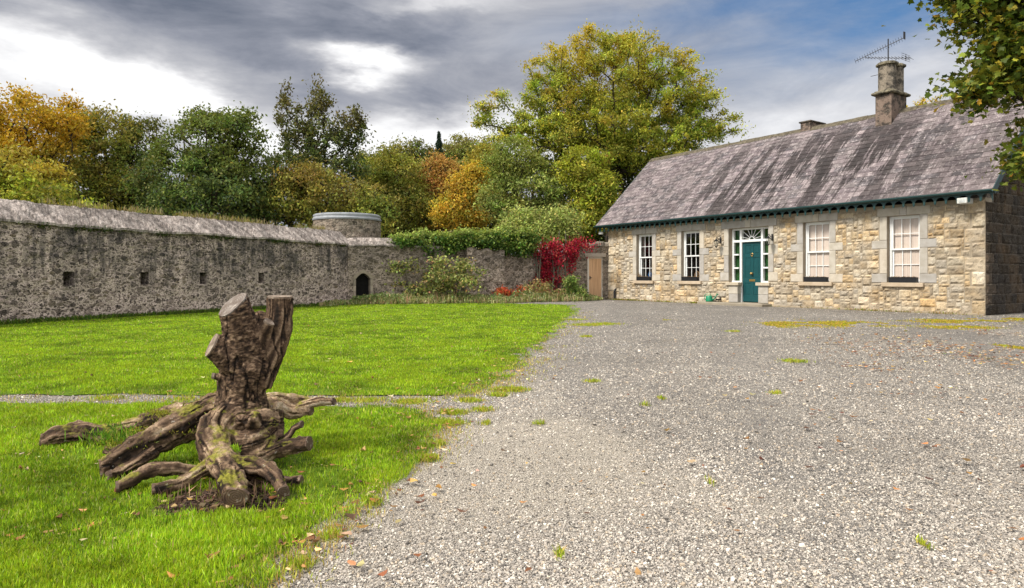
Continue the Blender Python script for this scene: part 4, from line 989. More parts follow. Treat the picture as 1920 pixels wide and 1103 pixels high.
seg(bw, pt(943, 29.1), pt(990, 29.7), lambda x: 2.06 + .05 * math.sin(x * 8), 37, None, .6)
seg(bw, pt(985, 29.7), pt(1092, 31.0), lambda x: 2.10 + .12 * x / 3.4 + .05 * math.sin(x * 8), 39, None, .6)
E0_, E1_ = np.array(pt(1088, 30.95)), np.array([4.60, 31.48]); EU = (E1_ - E0_) / np.linalg.norm(E1_ - E0_)
d0, d1 = at_px(E0_, EU, 1101.5), at_px(E0_, EU, 1130.5)
eA, eU, eL, ea = seg(bw, E0_, E1_, lambda x: 2.50, 41, lambda x, z: (x > d0) & (x < d1) & (z < 1.98), .5, 'rubble_tower')
cr = MB()
x = 0
while x < eL - .05:
    w = random.uniform(.10, .19); cr.cur = random.choice([(.30, .26, .21), (.22, .19, .16), (.38, .33, .27)]); cr.box(x + .006, min(x + w, eL) - .004, -.06, .45, 2.49, 2.60 + random.uniform(0, .14), .03, .012); x += w
cr.build('crenellation', M['dressed'], bw, (eA[0], eA[1], 0), (0, 0, ea))
dd = MB(); dd.cur = (.36, .31, .26); dd.box(d0 - .12, d1 + .14, -.06, .36, 1.985, 2.16, .015); dd.build('lintel', M['dressed'], bw, (eA[0], eA[1], 0), (0, 0, ea))
fr = MB(); fr.box(d0 + .001, d0 + .09, .02, .14, 0, 1.98); fr.box(d1 - .05, d1 - .001, .02, .14, 0, 1.98); fr.box(d0 + .09, d1 - .05, .021, .139, 1.93, 1.98)
gd = MB(); gd.box(d0 + .092, d1 - .052, .05, .10, .04, 1.928)
gdo = gd.build('garden_door', M['plank'], bw, (eA[0], eA[1], 0), (0, 0, ea)); gdo['label'] = 'pale timber plank door'
fr.build('door_frame', plain('cream_frame', (.60, .56, .48), .6, .3, .1), gdo)
hd = MB(); hd.box(d0 + .13, d0 + .18, .035, .05, .95, 1.10, .006); hd.tube([(d0 + .155, .035, 1.04), (d0 + .155, .0, 1.04), (d0 + .23, -.005, 1.03)], .012, 6); hd.build('handle', M['iron'], gdo)
jm = MB(); jm.box(d0 - .05, d0, -.0, .4, 0, 1.99); jm.box(d1, d1 + .05, -.0, .4, 0, 1.99); jm.box(d0, d1, .2, .4, -.02, 2.0); jm.build('jamb', M['rubble_tower'], bw, (eA[0], eA[1], 0), (0, 0, ea))

# round tower behind the corner
TC = (pt(651, 28.0)); tw = tag(empty('round_tower', (TC[0], TC[1], 0)), 'squat round rubble tower with grey lead rim behind the wall corner', 'tower')
na, nz = 150, 60; ang = np.linspace(0, 2 * np.pi, na, endpoint=False); zz = np.linspace(-.05, 3.42, nz + 1)
Ag, Zg = np.meshgrid(ang, zz); r = 1.37 * (1.03 - .03 * Zg / 3.4) + (fbm(np.column_stack([np.cos(Ag.ravel()) * 6, np.sin(Ag.ravel()) * 6, Zg.ravel() * 6]), 3, 9).reshape(Ag.shape) - .5) * .10
v = np.column_stack([(r * np.cos(Ag)).ravel(), (r * np.sin(Ag)).ravel(), Zg.ravel()]); idx = np.arange(Ag.size).reshape(Ag.shape); i2 = np.roll(idx, -1, 1)
f = np.column_stack([idx[:-1].ravel(), i2[:-1].ravel(), i2[1:].ravel(), idx[1:].ravel()])
link('drum', np_mesh('drum', v, f), M['rubble_tower'], tw)
b = MB(); b.lathe([(1.30, 3.40), (1.405, 3.405), (1.42, 3.46), (1.38, 3.50), (1.365, 3.555), (1.385, 3.57), (1.375, 3.63), (1.33, 3.655), (.9, 3.69), (.3, 3.71), (.01, 3.715)], n=64); b.build('lead_roof', M['lead'], tw, smooth=False)

# ------------------------------------------------------------------ foliage
def leafq(P, size, col, asp=.55, up=.5, droop=0.):
    n = len(P); nr = rng.normal(0, 1, (n, 3)); nr[:, 2] = nr[:, 2] * .8 + up; nr /= np.linalg.norm(nr, axis=1)[:, None]
    t = rng.normal(0, 1, (n, 3)); t[:, 2] -= droop; t -= nr * (t * nr).sum(1)[:, None]; t /= np.linalg.norm(t, axis=1)[:, None] + 1e-9
    b = np.cross(nr, t); s = (size * (.6 + .8 * rng.random(n)))[:, None]
    v = np.stack([P - t * s * .5, P + b * s * asp * .5 + nr * s * .08, P + t * s * .5, P - b * s * asp * .5 + nr * s * .08], 1).reshape(-1, 3)
    return v, np.arange(4 * n).reshape(n, 4), np.repeat(col, 4, 0)
def limbs(N, par, rad, sides=5):
    e = np.array([i for i in range(len(N)) if par[i] >= 0]); a = N[par[e]]; b = N[e]; ra = rad[par[e]]; rb = rad[e]
    ra = np.minimum(ra, rb * 1.6 + .01)
    t = b - a; L = np.linalg.norm(t, axis=1)[:, None] + 1e-9; t = t / L; ref = np.where(np.abs(t[:, 2:3]) > .9, np.array([[1., 0, 0]]), np.array([[0, 0, 1.]]))
    u = np.cross(t, ref); u /= np.linalg.norm(u, axis=1)[:, None]; w = np.cross(t, u); k = len(e)
    an = np.arange(sides) * 2 * np.pi / sides; d = u[:, None] * np.cos(an)[None, :, None] + w[:, None] * np.sin(an)[None, :, None]
    v = np.stack([a[:, None] + d * ra[:, None, None], (b + t * rb[:, None] * .3)[:, None] + d * rb[:, None, None]], 1).reshape(-1, 3)
    q = np.array([(i, (i + 1) % sides, sides + (i + 1) % sides, sides + i) for i in range(sides)])
    return v, (q[None] + (np.arange(k) * 2 * sides)[:, None, None]).reshape(-1, 4)
def skeleton(base, forkz, att, lean=(0, 0), bias=.55):
    N = [np.array(base, float)]; par = [-1]; k = max(2, int(forkz / .8))
    for i in range(1, k + 1):
        t = i / k; N.append(np.array([base[0] + lean[0] * t + random.uniform(-.08, .08), base[1] + lean[1] * t, base[2] + forkz * t])); par.append(i - 1)
    plen = [0.] * 1 + [forkz * i / k for i in range(1, k + 1)]; start = len(N)
    order = np.argsort(np.linalg.norm(att - N[-1], axis=1)); arr = np.array(N); pl = np.array(plen); ends = []
    for j in order:
        a = att[j]; d = np.linalg.norm(arr[1:] - a, axis=1); drop = np.clip(arr[1:, 2] - a[2], 0, None); c = d + bias * pl[1:] + drop * 1.2; i = int(np.argmin(c)) + 1; L = d[i - 1]
        p = arr[i]; m = (p + a) / 2 + np.array([random.uniform(-.07, .07) * L, random.uniform(-.07, .07) * L, random.uniform(-.02, .10) * L])
        arr = np.vstack([arr, m, a]); par += [i, len(arr) - 2]; pl = np.concatenate([pl, [pl[i] + L / 2, pl[i] + L]]); ends.append(len(arr) - 1)
    return arr, np.array(par), np.array(ends), start
def crown_points(ell, n, shell=.45):
    vol = np.array([e[3] * e[4] * e[5] for e in ell]) ** .75; ch = rng.choice(len(ell), n, p=vol / vol.sum()); E = np.array(ell)[ch]
    d = rng.normal(0, 1, (n, 3)); d /= np.linalg.norm(d, axis=1)[:, None]; r = (shell + (1 - shell) * rng.random(n)) ** .6
    return E[:, :3] + d * r[:, None] * E[:, 3:6]
def E(px, py, rx, ry, Y, dep=.9):     # crown ellipsoid from its outline in the photo, at depth Y
    p = wp(px, py, Y); return (p[0], p[1], p[2], rx / F * Y, rx / F * Y * dep, ry / F * Y)
PAL = {'green': ([(.075, .115, .028), (.125, .165, .036), (.038, .06, .02), (.21, .22, .05)], [.4, .3, .2, .1]),
       'dark': ([(.075, .10, .025), (.12, .145, .035), (.04, .055, .018), (.20, .19, .05)], [.4, .3, .2, .1]),
       'olive': ([(0.205, 0.227, 0.042), (0.296, 0.296, 0.049), (0.125, 0.148, 0.033), (0.387, 0.319, 0.068)], [.4, .3, .2, .1]),
       'lime': ([(.27, .31, .035), (.37, .38, .045), (.16, .20, .028), (.48, .42, .06)], [.4, .3, .2, .1]),
       'gold': ([(.50, .32, .035), (.56, .40, .05), (.34, .23, .03), (.34, .31, .05)], [.35, .25, .2, .2]),
       'orange': ([(.42, .22, .06), (.48, .28, .07), (.30, .15, .045), (.30, .26, .06)], [.35, .25, .2, .2]),
       'pale': ([(.21, .255, .055), (.30, .325, .08), (.12, .155, .032), (.38, .38, .12)], [.4, .3, .2, .1])}
def tree(name, label, cat, px, Y, ell, pal, nb=150, per=110, leaf=.17, cr=.55, trunk=.28, fork=.45, tip=None, tipw=.0, tipz=.5, group='trees behind the old walls', shell=.45, seed=1, bark='bark', asp=.5, zb=0., bias=.55, upright=0.):
    global rng
    rng = np.random.default_rng(seed * 7 + 3); random.seed(seed)
    ell = [e if len(e) == 6 and not isinstance(e[0], tuple) else e for e in ell]
    bx = (px - HX) / F * Y; t = tag(empty(name, (bx, Y, zb)), label, cat, group)
    att = crown_points(ell, nb, shell); zl, zh = att[:, 2].min(), att[:, 2].max(); att[:, 2] = np.maximum(att[:, 2], zb + .5)
    cx = np.mean([e[0] for e in ell]); fz = (zl - zb) + (zh - zl) * fork * .5 if fork < 1 else fork
    A, par, ends, st = skeleton((bx, Y, zb), max(.8, fz), att, ((cx - bx) * .35, 0), bias)
    cnt = np.zeros(len(A)); 
    for i in range(len(A) - 1, 0, -1):
        if cnt[i] == 0: cnt[i] = 1
        cnt[par[i]] += cnt[i]
    rad = trunk * (cnt / cnt[0]) ** .47; rad = np.maximum(rad, .010)
    v, f = limbs(A, par, rad); org = np.array([bx, Y, zb])
    link('trunk', np_mesh('trunk', v - org, f), M[bark], t)
    # leaves: clumps round twig ends and along the outer twigs
    cols, pr = PAL[pal]; n = len(ends) * per; ce = np.repeat(ends, per); along = rng.random(n) ** 2.2 * .9
    P = A[ce] * (1 - along[:, None]) + A[par[ce]] * along[:, None]
    cs = np.exp(rng.normal(0, .25, len(ends))); sp = np.repeat(cs, per)[:, None] * cr
    off = rng.normal(0, .5, (n, 3)) * np.array([1, 1, .62 + upright]) * sp; P = P + off
    ct = np.exp(rng.normal(0, .22, (len(ends), 1))) * np.exp(rng.normal(0, .07, (len(ends), 3)))
    c = pick(n, cols, pr) * np.repeat(ct, per, 0)
    if tip is not None:
        hz = (P[:, 2] - zl) / (zh - zl); k = fbm(P * .55, 2, seed); w = np.clip((hz - tipz) * 2.2 + (k - .5) * 2.4, 0, 1) * tipw; w = w * (.6 + .5 * rng.random(n)); w = np.clip(w, 0, 1)[:, None]
        c = c * (1 - w) + np.array(tip) * w
    v, f, c = leafq(P, leaf, vary(np.clip(c, 0, 1), .18), asp, .45, .3)
    link('crown', np_mesh('crown', v - org, f, c), M['leaf'], t)
    return t
# ------------------------------------------------------------------ trees
def X(Y, *ells): return [E(*e, Y) for e in ells]
tree('beech_tree', 'golden orange beech at the far left rising above the wall', 'tree', 40, 38, X(38, (50, 245, 105, 75), (105, 235, 60, 45), (-70, 250, 110, 90), (10, 330, 130, 80), (80, 178, 65, 20)), 'olive', 230, 150, .20, .75, .35, .4, (.50, .27, .010), .95, .28, seed=2, tipw=.95) if 0 else None
tree('beech_tree', 'golden orange beech at the far left rising above the wall', 'tree', 40, 38, X(38, (50, 250, 105, 72), (105, 240, 60, 45), (-70, 250, 110, 90), (10, 330, 130, 80), (85, 185, 60, 20)), 'olive', 240, 150, .19, .72, .35, .4, (.48, .27, .010), .9, .15, seed=2)
tree('broadleaf_tree', 'leafy yellow green tree with orange top, just behind the left end of the wall', 'tree', 0, 25, X(25, (20, 345, 95, 62), (95, 385, 60, 40), (-90, 330, 100, 80), (10, 400, 110, 40), (25, 285, 45, 20)), 'lime', 170, 170, .15, .5, .25, .4, (.42, .25, .03), .7, .45, seed=3)
tree('broadleaf_tree', 'olive tree between the golden beech and the big green tree', 'tree', 190, 42, X(42, (195, 280, 52, 78), (180, 360, 80, 70), (150, 250, 40, 40)), 'olive', 170, 150, .19, .7, .3, .4, (.24, .17, .02), .6, .5, seed=4)
tree('broadleaf_tree', 'narrow dull green tree touching the big green tree on its left', 'tree', 268, 44, X(44, (268, 290, 42, 72), (265, 380, 60, 60), (240, 240, 20, 20)), 'green', 130, 140, .19, .7, .25, .4, (.16, .13, .02), .5, .4, seed=5)
tree('broadleaf_tree', 'big dense dark green tree behind the middle of the left wall', 'tree', 390, 36, X(36, (390, 275, 95, 65), (335, 335, 85, 75), (455, 320, 75, 80), (395, 380, 140, 70), (420, 222, 60, 22)), 'green', 300, 150, .18, .66, .4, .35, (.15, .17, .02), .6, .4, seed=6)
tree('beech_tree', 'tall thin ragged tree with sky showing through, left of the tower', 'tree', 600, 40, X(40, (532, 190, 20, 42), (548, 240, 34, 45), (598, 195, 28, 48), (600, 260, 50, 45), (655, 255, 42, 45), (670, 225, 24, 20), (620, 320, 80, 45), (545, 320, 48, 45)), 'dark', 300, 50, .19, .33, .16, .5, (.15, .10, .03), .5, .3, seed=7, shell=.2, bias=.35, upright=.6)
tree('broadleaf_tree', 'green tree with some russet sprays directly behind the tower', 'tree', 595, 37, X(37, (590, 370, 90, 55), (530, 380, 60, 55), (660, 385, 70, 50), (560, 330, 50, 30), (690, 400, 50, 45)), 'olive', 220, 130, .17, .6, .28, .4, (.20, .07, .02), .45, .35, seed=8)
tree('broadleaf_tree', 'mixed olive tree just right of the tower', 'tree', 725, 44, X(44, (715, 340, 60, 55), (750, 335, 50, 50), (690, 400, 60, 45), (760, 400, 60, 50), (720, 300, 40, 20)), 'olive', 220, 130, .18, .66, .28, .4, (.24, .20, .02), .5, .35, seed=9)
for k, (px, py, rx, ry, pal, lab) in enumerate([(705, 300, 38, 24, 'green', 'small far green crown on the skyline nearest the tall ragged tree'), (748, 298, 34, 26, 'olive', 'small far russet olive crown on the skyline'), (788, 292, 30, 26, 'green', 'small far green crown just left of the dark conifer'), (858, 285, 34, 28, 'pale', 'small far pale green crown right of the dark conifer'), (905, 285, 36, 32, 'olive', 'far olive yellow crown behind the left arm of the great ash')]):
    tree('distant_tree', lab, 'tree', px, 78, X(78, (px, py, rx, ry), (px + 6, py + 40, rx * 1.3, 45)), pal, 90, 120, .30, 1.1, .4, .4, (.20, .12, .03), .4, .5, 'far trees on the skyline', seed=20 + k)
def conifer(px, Y, top, label):
    h = EYE + (HY - top) / F * Y; x = (px - HX) / F * Y; t = tag(empty('conifer', (x, Y, 0)), label, 'tree', 'far trees on the skyline')
    b = MB(); b.tube([(0, 0, 0), (0, 0, h * .98)], [.3, .03], 6); b.build('trunk', M['bark'], t)
    n = 9000; z = h * (1 - .8 * rng.random(n) ** .8); tier = np.abs(((z * 1.1) % 1) - .5) * 2; r = (h - z) * .25 * (.35 + .65 * tier) * rng.random(n) ** .4 + .05; a = rng.random(n) * 6.283
    v, f, c = leafq(np.column_stack([r * np.cos(a), r * np.sin(a), z - r * .25]), .34, vary(pick(n, [(.018, .035, .018), (.03, .05, .028)], [.6, .4]), .2), .3, .2, .4)
    link('crown', np_mesh('crown', v, f, c), M['leaf'], t)
conifer(823, 72, 247, 'slender dark conifer spire on the far skyline')
tree('broadleaf_tree', 'rusty orange tree in the middle distance left of the yellow one', 'tree', 822, 46, X(46, (828, 325, 34, 38), (805, 355, 32, 30), (845, 360, 40, 40), (815, 395, 35, 30)), 'orange', 170, 130, .17, .55, .22, .4, (.46, .27, .06), .5, .5, seed=10)
tree('broadleaf_tree', 'bright yellow tree beside the rusty orange one above the ivy', 'tree', 868, 41, X(41, (872, 365, 34, 38), (850, 400, 36, 30), (890, 340, 22, 40), (880, 410, 30, 25)), 'gold', 150, 140, .16, .5, .2, .4, (.48, .36, .04), .5, .3, seed=11)
tree('broadleaf_tree', 'olive yellow tree filling the gap left of the great ash', 'tree', 918, 47, X(47, (915, 330, 42, 55), (925, 390, 50, 45), (900, 290, 25, 20), (780, 420, 45, 25)), 'olive', 170, 130, .18, .62, .24, .4, (.36, .24, .02), .55, .35, seed=12)
tree('ash_tree', 'great domed ash turning yellow with bare limbs showing, behind the cottage', 'tree', 1152, 40,
     X(40, (1135, 142, 140, 84), (1055, 160, 82, 68), (1245, 168, 95, 80), (1125, 84, 80, 32), (1310, 212, 62, 58), (1355, 240, 36, 26), (1150, 255, 150, 55), (1010, 205, 50, 42), (940, 205, 42, 32), (905, 228, 28, 16), (1270, 262, 75, 42), (980, 250, 60, 32), (1120, 215, 100, 55), (1200, 285, 100, 45), (1060, 245, 70, 50)),
     'lime', 860, 116, .17, .46, .32, 3.6, (.48, .34, .02), .8, .45, 'trees behind the old walls', .12, seed=13, bias=.42, asp=.42)
tree('ash_tree', 'light green feathery tree left of and below the great ash', 'tree', 985, 37, X(37, (965, 300, 52, 45), (1000, 355, 62, 52), (945, 365, 45, 48), (1015, 405, 55, 34)), 'pale', 220, 110, .17, .52, .24, .4, (.20, .24, .03), .5, .4, seed=14, asp=.4)
tree('ash_tree', 'bright lime tree close against the left roof edge of the cottage', 'tree', 1108, 36, X(36, (1090, 308, 42, 34), (1112, 350, 42, 38), (1100, 405, 50, 36), (1140, 385, 28, 34), (1060, 325, 22, 20)), 'lime', 200, 110, .16, .46, .2, .4, (.30, .30, .02), .6, .4, seed=15, asp=.42)
tree('broadleaf_tree', 'dark green tree in the shade under the great ash', 'tree', 1060, 43, X(43, (1060, 350, 60, 60), (1165, 360, 60, 60), (1030, 300, 40, 35), (1210, 320, 50, 40), (1100, 420, 90, 40)), 'dark', 240, 110, .19, .66, .24, .4, (.10, .11, .02), .5, .5, seed=16)
tree('broadleaf_tree', 'small russet tree glimpsed through the limbs of the great ash', 'tree', 1150, 50, X(50, (1140, 275, 20, 40), (1155, 320, 26, 30)), 'orange', 60, 110, .18, .5, .15, .4, seed=17)
tree('broadleaf_tree', 'golden treetop peeping over the cottage ridge right of the chimney', 'tree', 1735, 46, X(46, (1718, 195, 16, 12), (1758, 186, 15, 13), (1735, 235, 50, 40)), 'gold', 60, 60, .17, .4, .2, .4, seed=18)
# wood closing the view
tp = []; rng = np.random.default_rng(99)
n = 420; P = np.column_stack([rng.uniform(-150, 150, n), rng.uniform(88, 125, n), np.zeros(n)]); hgt = 10 + 7 * fbm(np.column_stack([P[:, 0] * .05, P[:, 1] * 0, P[:, 1] * 0]), 3, 8); hgt -= np.where((P[:, 0] / P[:, 1] > -.40) & (P[:, 0] / P[:, 1] < -.2), 3.5, 0)
per = 190; Q = np.repeat(P, per, 0); z = np.repeat(hgt, per) * rng.random(n * per) ** .7; Q[:, 2] = z; Q[:, :2] += rng.normal(0, 2.0, (n * per, 2)) * (1.15 - .6 * z / np.repeat(hgt, per))[:, None]
ct = vary(pick(n, [(.09, .13, .04), (.17, .17, .045), (.06, .085, .03), (.32, .21, .05)], [.4, .3, .2, .1]), .25)
v, f, c = leafq(Q, .62, vary(np.repeat(ct, per, 0), .25), .6, .4)
tag(link('distant_wood', np_mesh('distant_wood', v, f, c), M['leaf']), 'mixed autumn woodland closing the view behind the trees', 'woodland', kind='stuff')

# near sycamore reaching in at the top right, lobed leaves
rng = np.random.default_rng(5); random.seed(5)
sy = tag(empty('sycamore_tree', (15.2, 13.4, 0)), 'sycamore hanging lobed dark green and bronze leaves over the gable corner', 'tree')
ell = [(13.9, 13.4, 9.0, 5.2, 4.6, 3.6), (11.1, 13.1, 7.1, 2.45, 2.2, 1.75), (12.0, 13.2, 5.5, 1.9, 1.8, 1.15), (13.4, 13.4, 5.6, 2.6, 2.6, 1.7), (10.15, 13.0, 3.30, .32, .30, .2), (11.2, 13.2, 4.1, .8, .7, .45), (11.4, 13.0, 4.9, 1.0, .8, .5), (10.25, 13.0, 5.5, .85, .8, .45)]
att = np.vstack([crown_points(ell[:4], 230, .35), crown_points(ell[1:2], 250, .3), crown_points(ell[2:3], 80, .3), crown_points(ell[4:5], 9, .2), crown_points(ell[5:6], 18, .2), crown_points(ell[6:7], 50, .2), crown_points(ell[7:], 60, .2), crown_points([(9.30, 13.0, 4.80, .36, .3, .2)], 13, .2)])
A, par, ends, st = skeleton((15.2, 13.4, 0), 3.4, att, (-.5, 0), .5)
cnt = np.zeros(len(A))
for i in range(len(A) - 1, 0, -1):
    if cnt[i] == 0: cnt[i] = 1
    cnt[par[i]] += cnt[i]
rad = np.maximum(.30 * (cnt / cnt[0]) ** .5, .008); v, f = limbs(A, par, rad, 7); org = np.array([15.2, 13.4, 0]); link('trunk', np_mesh('trunk', v - org, f), M['bark'], sy)
per = 70; ce = np.repeat(ends, per); n = len(ce); al = rng.random(n) ** 2 * .9
P = A[ce] * (1 - al[:, None]) + A[par[ce]] * al[:, None] + rng.normal(0, .27, (n, 3)) * np.array([1, 1, .75])
lobe = [(0, -.5), (.16, -.36), (.44, -.42), (.34, -.16), (.50, .10), (.24, .12), (.0, .56), (-.24, .12), (-.50, .10), (-.34, -.16), (-.44, -.42), (-.16, -.36)]; lobe = np.array(lobe); k = len(lobe)
nr = rng.normal(0, .75, (n, 3)); nr[:, 2] += .9; nr /= np.linalg.norm(nr, axis=1)[:, None]; t = rng.normal(0, 1, (n, 3)); t[:, 2] -= .7; t -= nr * (t * nr).sum(1)[:, None]; t /= np.linalg.norm(t, axis=1)[:, None]; b = np.cross(nr, t)
s = .125 * (.6 + .75 * rng.random(n)); cu = rng.uniform(-.25, .25, n)
V = P[:, None] + (t[:, None] * lobe[None, :, 1, None] + b[:, None] * lobe[None, :, 0, None]) * s[:, None, None] + nr[:, None] * ((np.abs(lobe[None, :, 0]) * cu[:, None] - lobe[None, :, 1] ** 2 * .3) * s[:, None])[..., None]
c = pick(n, [(.09, .125, .016), (.16, .18, .02), (.05, .075, .012), (.28, .24, .025), (.36, .23, .03)], [.36, .29, .18, .12, .05]) * np.repeat(np.exp(rng.normal(0, .22, (len(ends), 1))), per, 0)
link('crown', np_mesh('crown', V.reshape(-1, 3) - org, np.arange(n * k).reshape(n, k), np.repeat(vary(np.clip(c, 0, 1), .2), k, 0)), M['leaf'], sy)

# ------------------------------------------------------------------ plants on and by the walls
rng = np.random.default_rng(61)
def clump_plant(name, label, cat, centers, rad, per, leaf, cols, pr, up=.6, droop=.1, asp=.6, flat=(1, 1, .8), stems=None, part='foliage', tipc=None, group=None):
    centers = np.array(centers); base = np.array([centers[:, 0].mean(), centers[:, 1].mean(), 0.])
    t = tag(empty(name, base), label, cat, group); n = len(centers) * per
    P = np.repeat(centers, per, 0) + rng.normal(0, .5, (n, 3)) * np.array(flat) * rad
    P[:, 2] = np.maximum(P[:, 2], .01)
    c = pick(n, cols, pr) * np.repeat(np.exp(rng.normal(0, .2, (len(centers), 1))), per, 0)
    if tipc is not None:
        hz = np.clip((P[:, 2] - np.repeat(centers[:, 2], per)) / rad * 1.2, 0, 1)[:, None] * .8; c = c * (1 - hz) + np.array(tipc) * hz
    v, f, c = leafq(P, leaf, vary(np.clip(c, 0, 1), .25), asp, up, droop)
    link(part, np_mesh(part, v - base, f, c), M['leaf'], t)
    if stems:
        b = MB()
        for s in stems: b.tube([np.array(p) - base for p in s[0]], s[1], 6)
        b.build('stem', M['bark_grey'], t)
    return t
ce = []
for i in range(215):
    u = rng.random(); px = 742 + 258 * u; Y = 27.2 + 2.6 * u; lo, hi = (457, 445) if px < 790 else ((463, 438) if px < 930 else (476, 432)); px = 742 + 258 * (.5 + .5 * math.copysign(abs(2 * u - 1) ** .9, 2 * u - 1)); 
    
    if vnoise([[px * .035, 3.3, 1.7]], 4)[0] < .33 and px < 945: continue
    ce.append(wp(px, rng.uniform(hi, lo) + (12 if 800 < px < 850 else 0) * rng.random(), Y + rng.uniform(-.45, .5)))
st = [([(wp(px, 560, Y)[0], Y - .1, 0), wp(px + 3, 500, Y - .12), wp(px - 2, 455, Y - .12)], [.05, .04, .03]) for px, Y in ((815, 27.75),)]
clump_plant('ivy', 'thick glossy ivy with yellow green tops draped along the back wall', 'ivy', ce, .30, 150, .10, [(.06, .12, .02), (.035, .075, .015), (.11, .18, .03), (.22, .28, .05)], [.4, .25, .22, .13], .7, .1, .75, (1, 1, .8), st, tipc=(.34, .38, .08))
ce = [wp(rng.uniform(940, 1085), rng.uniform(400, 455), 30.9 + rng.uniform(-.1, .8)) for i in range(80)]
clump_plant('evergreen_shrub', 'pale green bushy shrub looking over the wall right of the ivy', 'shrub', ce, .5, 170, .12, PAL['pale'][0], PAL['pale'][1], .5, .1, .5, stems=[([(1.3, 31.3, 0), (1.2, 31.1, 1.6), (1.0, 31., 2.8)], [.08, .06, .03])], tipc=(.44, .48, .14))
ce = []
for (px, py, rx, ry, n, dep) in [(1040, 465, 48, 8, 26, .12), (1012, 480, 20, 12, 11, .2), (1026, 495, 22, 16, 15, .25), (1018, 515, 12, 18, 9, .22), (1046, 530, 9, 14, 6, .22), (1044, 490, 10, 14, 7, .2), (1076, 470, 12, 10, 8, .1), (1084, 458, 10, 5, 5, .1), (1074, 490, 5, 10, 4, .08), (1005, 530, 6, 10, 3, .1)]:
    for i in range(n):
        x, y = rng.normal(0, .55, 2); Y = 30.05 + (px - 1000) / 95 * .75 - dep * rng.random() - .12; ce.append(wp(px + x * rx, py + y * ry, Y))
st = [([(wp(px, 560, Y)[0], Y, 0), wp(px + d, 515, Y - .03), wp(px + d * .3, 470, Y + .02)], [.05, .04, .022]) for px, Y, d in ((1002, 29.75, 6), (1016, 29.8, -5), (1032, 29.95, 7), (1050, 30.15, -4), (1055, 30.2, 6))]
st += [([(wp(px, 470, Y)[0], Y, wp(px, 470, Y)[2]), wp(px + d, 433, Y)], [.035, .022]) for px, Y, d in ((1046, 30.4, 3), (1062, 30.5, -2))]
clump_plant('virginia_creeper', 'crimson virginia creeper hanging over the old wall beside the timber door', 'creeper', ce, .27, 60, .10, [(.34, .014, .035), (.46, .025, .05), (.13, .006, .018), (.56, .13, .12), (.30, .07, .03)], [.4, .25, .2, .08, .07], .25, .9, .55, (1, .7, 1.1), st)
ce = []
for (px, py, rx, ry, n) in [(848, 522, 34, 30, 24), (800, 532, 36, 26, 17), (765, 545, 22, 16, 7), (758, 500, 16, 8, 5), (868, 500, 10, 14, 5), (845, 490, 16, 6, 4), (812, 500, 12, 6, 3), (745, 515, 6, 16, 3)]:
    for i in range(n): x, y = rng.normal(0, .6, 2); ce.append(wp(px + x * rx, py + y * ry, 27.0 + rng.uniform(-.5, .4)))
st = [([(wp(px, 563, 27.2)[0], 27.2, 0), wp(px + d, 530, 27.1), wp(px + 2 * d, 500, 27.)], [.03, .022, .01]) for px, d in ((790, -8), (805, 4), (825, 8), (840, -2), (850, 8), (770, -6))]
clump_plant('bramble_bush', 'big sprawling olive bramble bush against the back wall near the dark doorway', 'bush', ce, .42, 52, .12, [(.16, .19, .05), (.26, .28, .08), (.09, .11, .03), (.36, .29, .11), (.38, .20, .09)], [.35, .25, .2, .12, .08], .8, .1, .6, (1, 1, .45), st, tipc=(.40, .42, .14))
ce = [wp(px + rng.normal(0, 7), 552 + rng.normal(0, 5), 28.2 + rng.uniform(-.2, .2)) for px in (940, 950, 962) for i in range(5)]
clump_plant('smoke_bush', 'low orange red leafed plant at the wall foot left of the crimson creeper', 'plant', ce, .22, 60, .11, [(.42, .075, .025), (.32, .04, .02), (.40, .16, .04), (.12, .10, .03)], [.4, .25, .2, .15], .5, .2, .5)
ce = [wp(px + rng.normal(0, 9), py + rng.normal(0, 8), 29.6 + rng.uniform(-.25, .25)) for px, py in ((1072, 545), (1085, 548), (1068, 530), (1092, 553)) for i in range(6)]
clump_plant('buddleia_bush', 'green buddleia clump between the crimson creeper and the timber door', 'bush', ce, .26, 80, .12, [(.15, .23, .05), (.25, .31, .08), (.08, .13, .03), (.34, .32, .1)], [.4, .3, .2, .1], .5, .1, .4)
ce = [wp(px + rng.normal(0, 12), py + rng.normal(0, 6), 28.9 + rng.uniform(-.25, .25)) for px, py in ((995, 545), (1020, 550), (1040, 548)) for i in range(6)]
clump_plant('dying_shrub', 'tangled tan and green shrub under the crimson creeper', 'shrub', ce, .28, 80, .10, [(.36, .29, .11), (.2, .23, .06), (.46, .33, .16), (.45, .15, .08)], [.35, .35, .2, .1], .5, .2, .4)
# weeds along the foot of the walls
n = 17000; u = rng.random(n); px = 600 + 530 * u; lim = np.interp(px, [600, 660, 700, 880, 940, 1000, 1090, 1130], [24.2, 26.0, 26.5, 28.0, 27.9, 29.6, 30.6, 31.0])
Yw = lim - .12 - np.abs(rng.normal(0, .42, n)) * np.interp(px, [600, 700, 1000, 1090, 1130], [.35, .9, 1.7, 1.6, .5]); P = np.column_stack([(px - HX) / F * Yw, Yw])
k = fbm(np.column_stack([P * 1.3, P[:, :1] * 0]), 3, 14); ht = np.interp(px, [600, 690, 760, 960, 1060, 1130], [.12, .26, .36, .34, .36, .12]) * (.25 + 1.3 * k) * (.5 + .8 * rng.random(n))
c = vary(pick(n, [(.42, .36, .18), (.22, .25, .07), (.52, .42, .23), (.14, .19, .04), (.33, .19, .11)], [.3, .28, .18, .16, .08]), .25)
v1, f1, c1 = blades(P, ht, .016 + .014 * rng.random(n), c, .35)
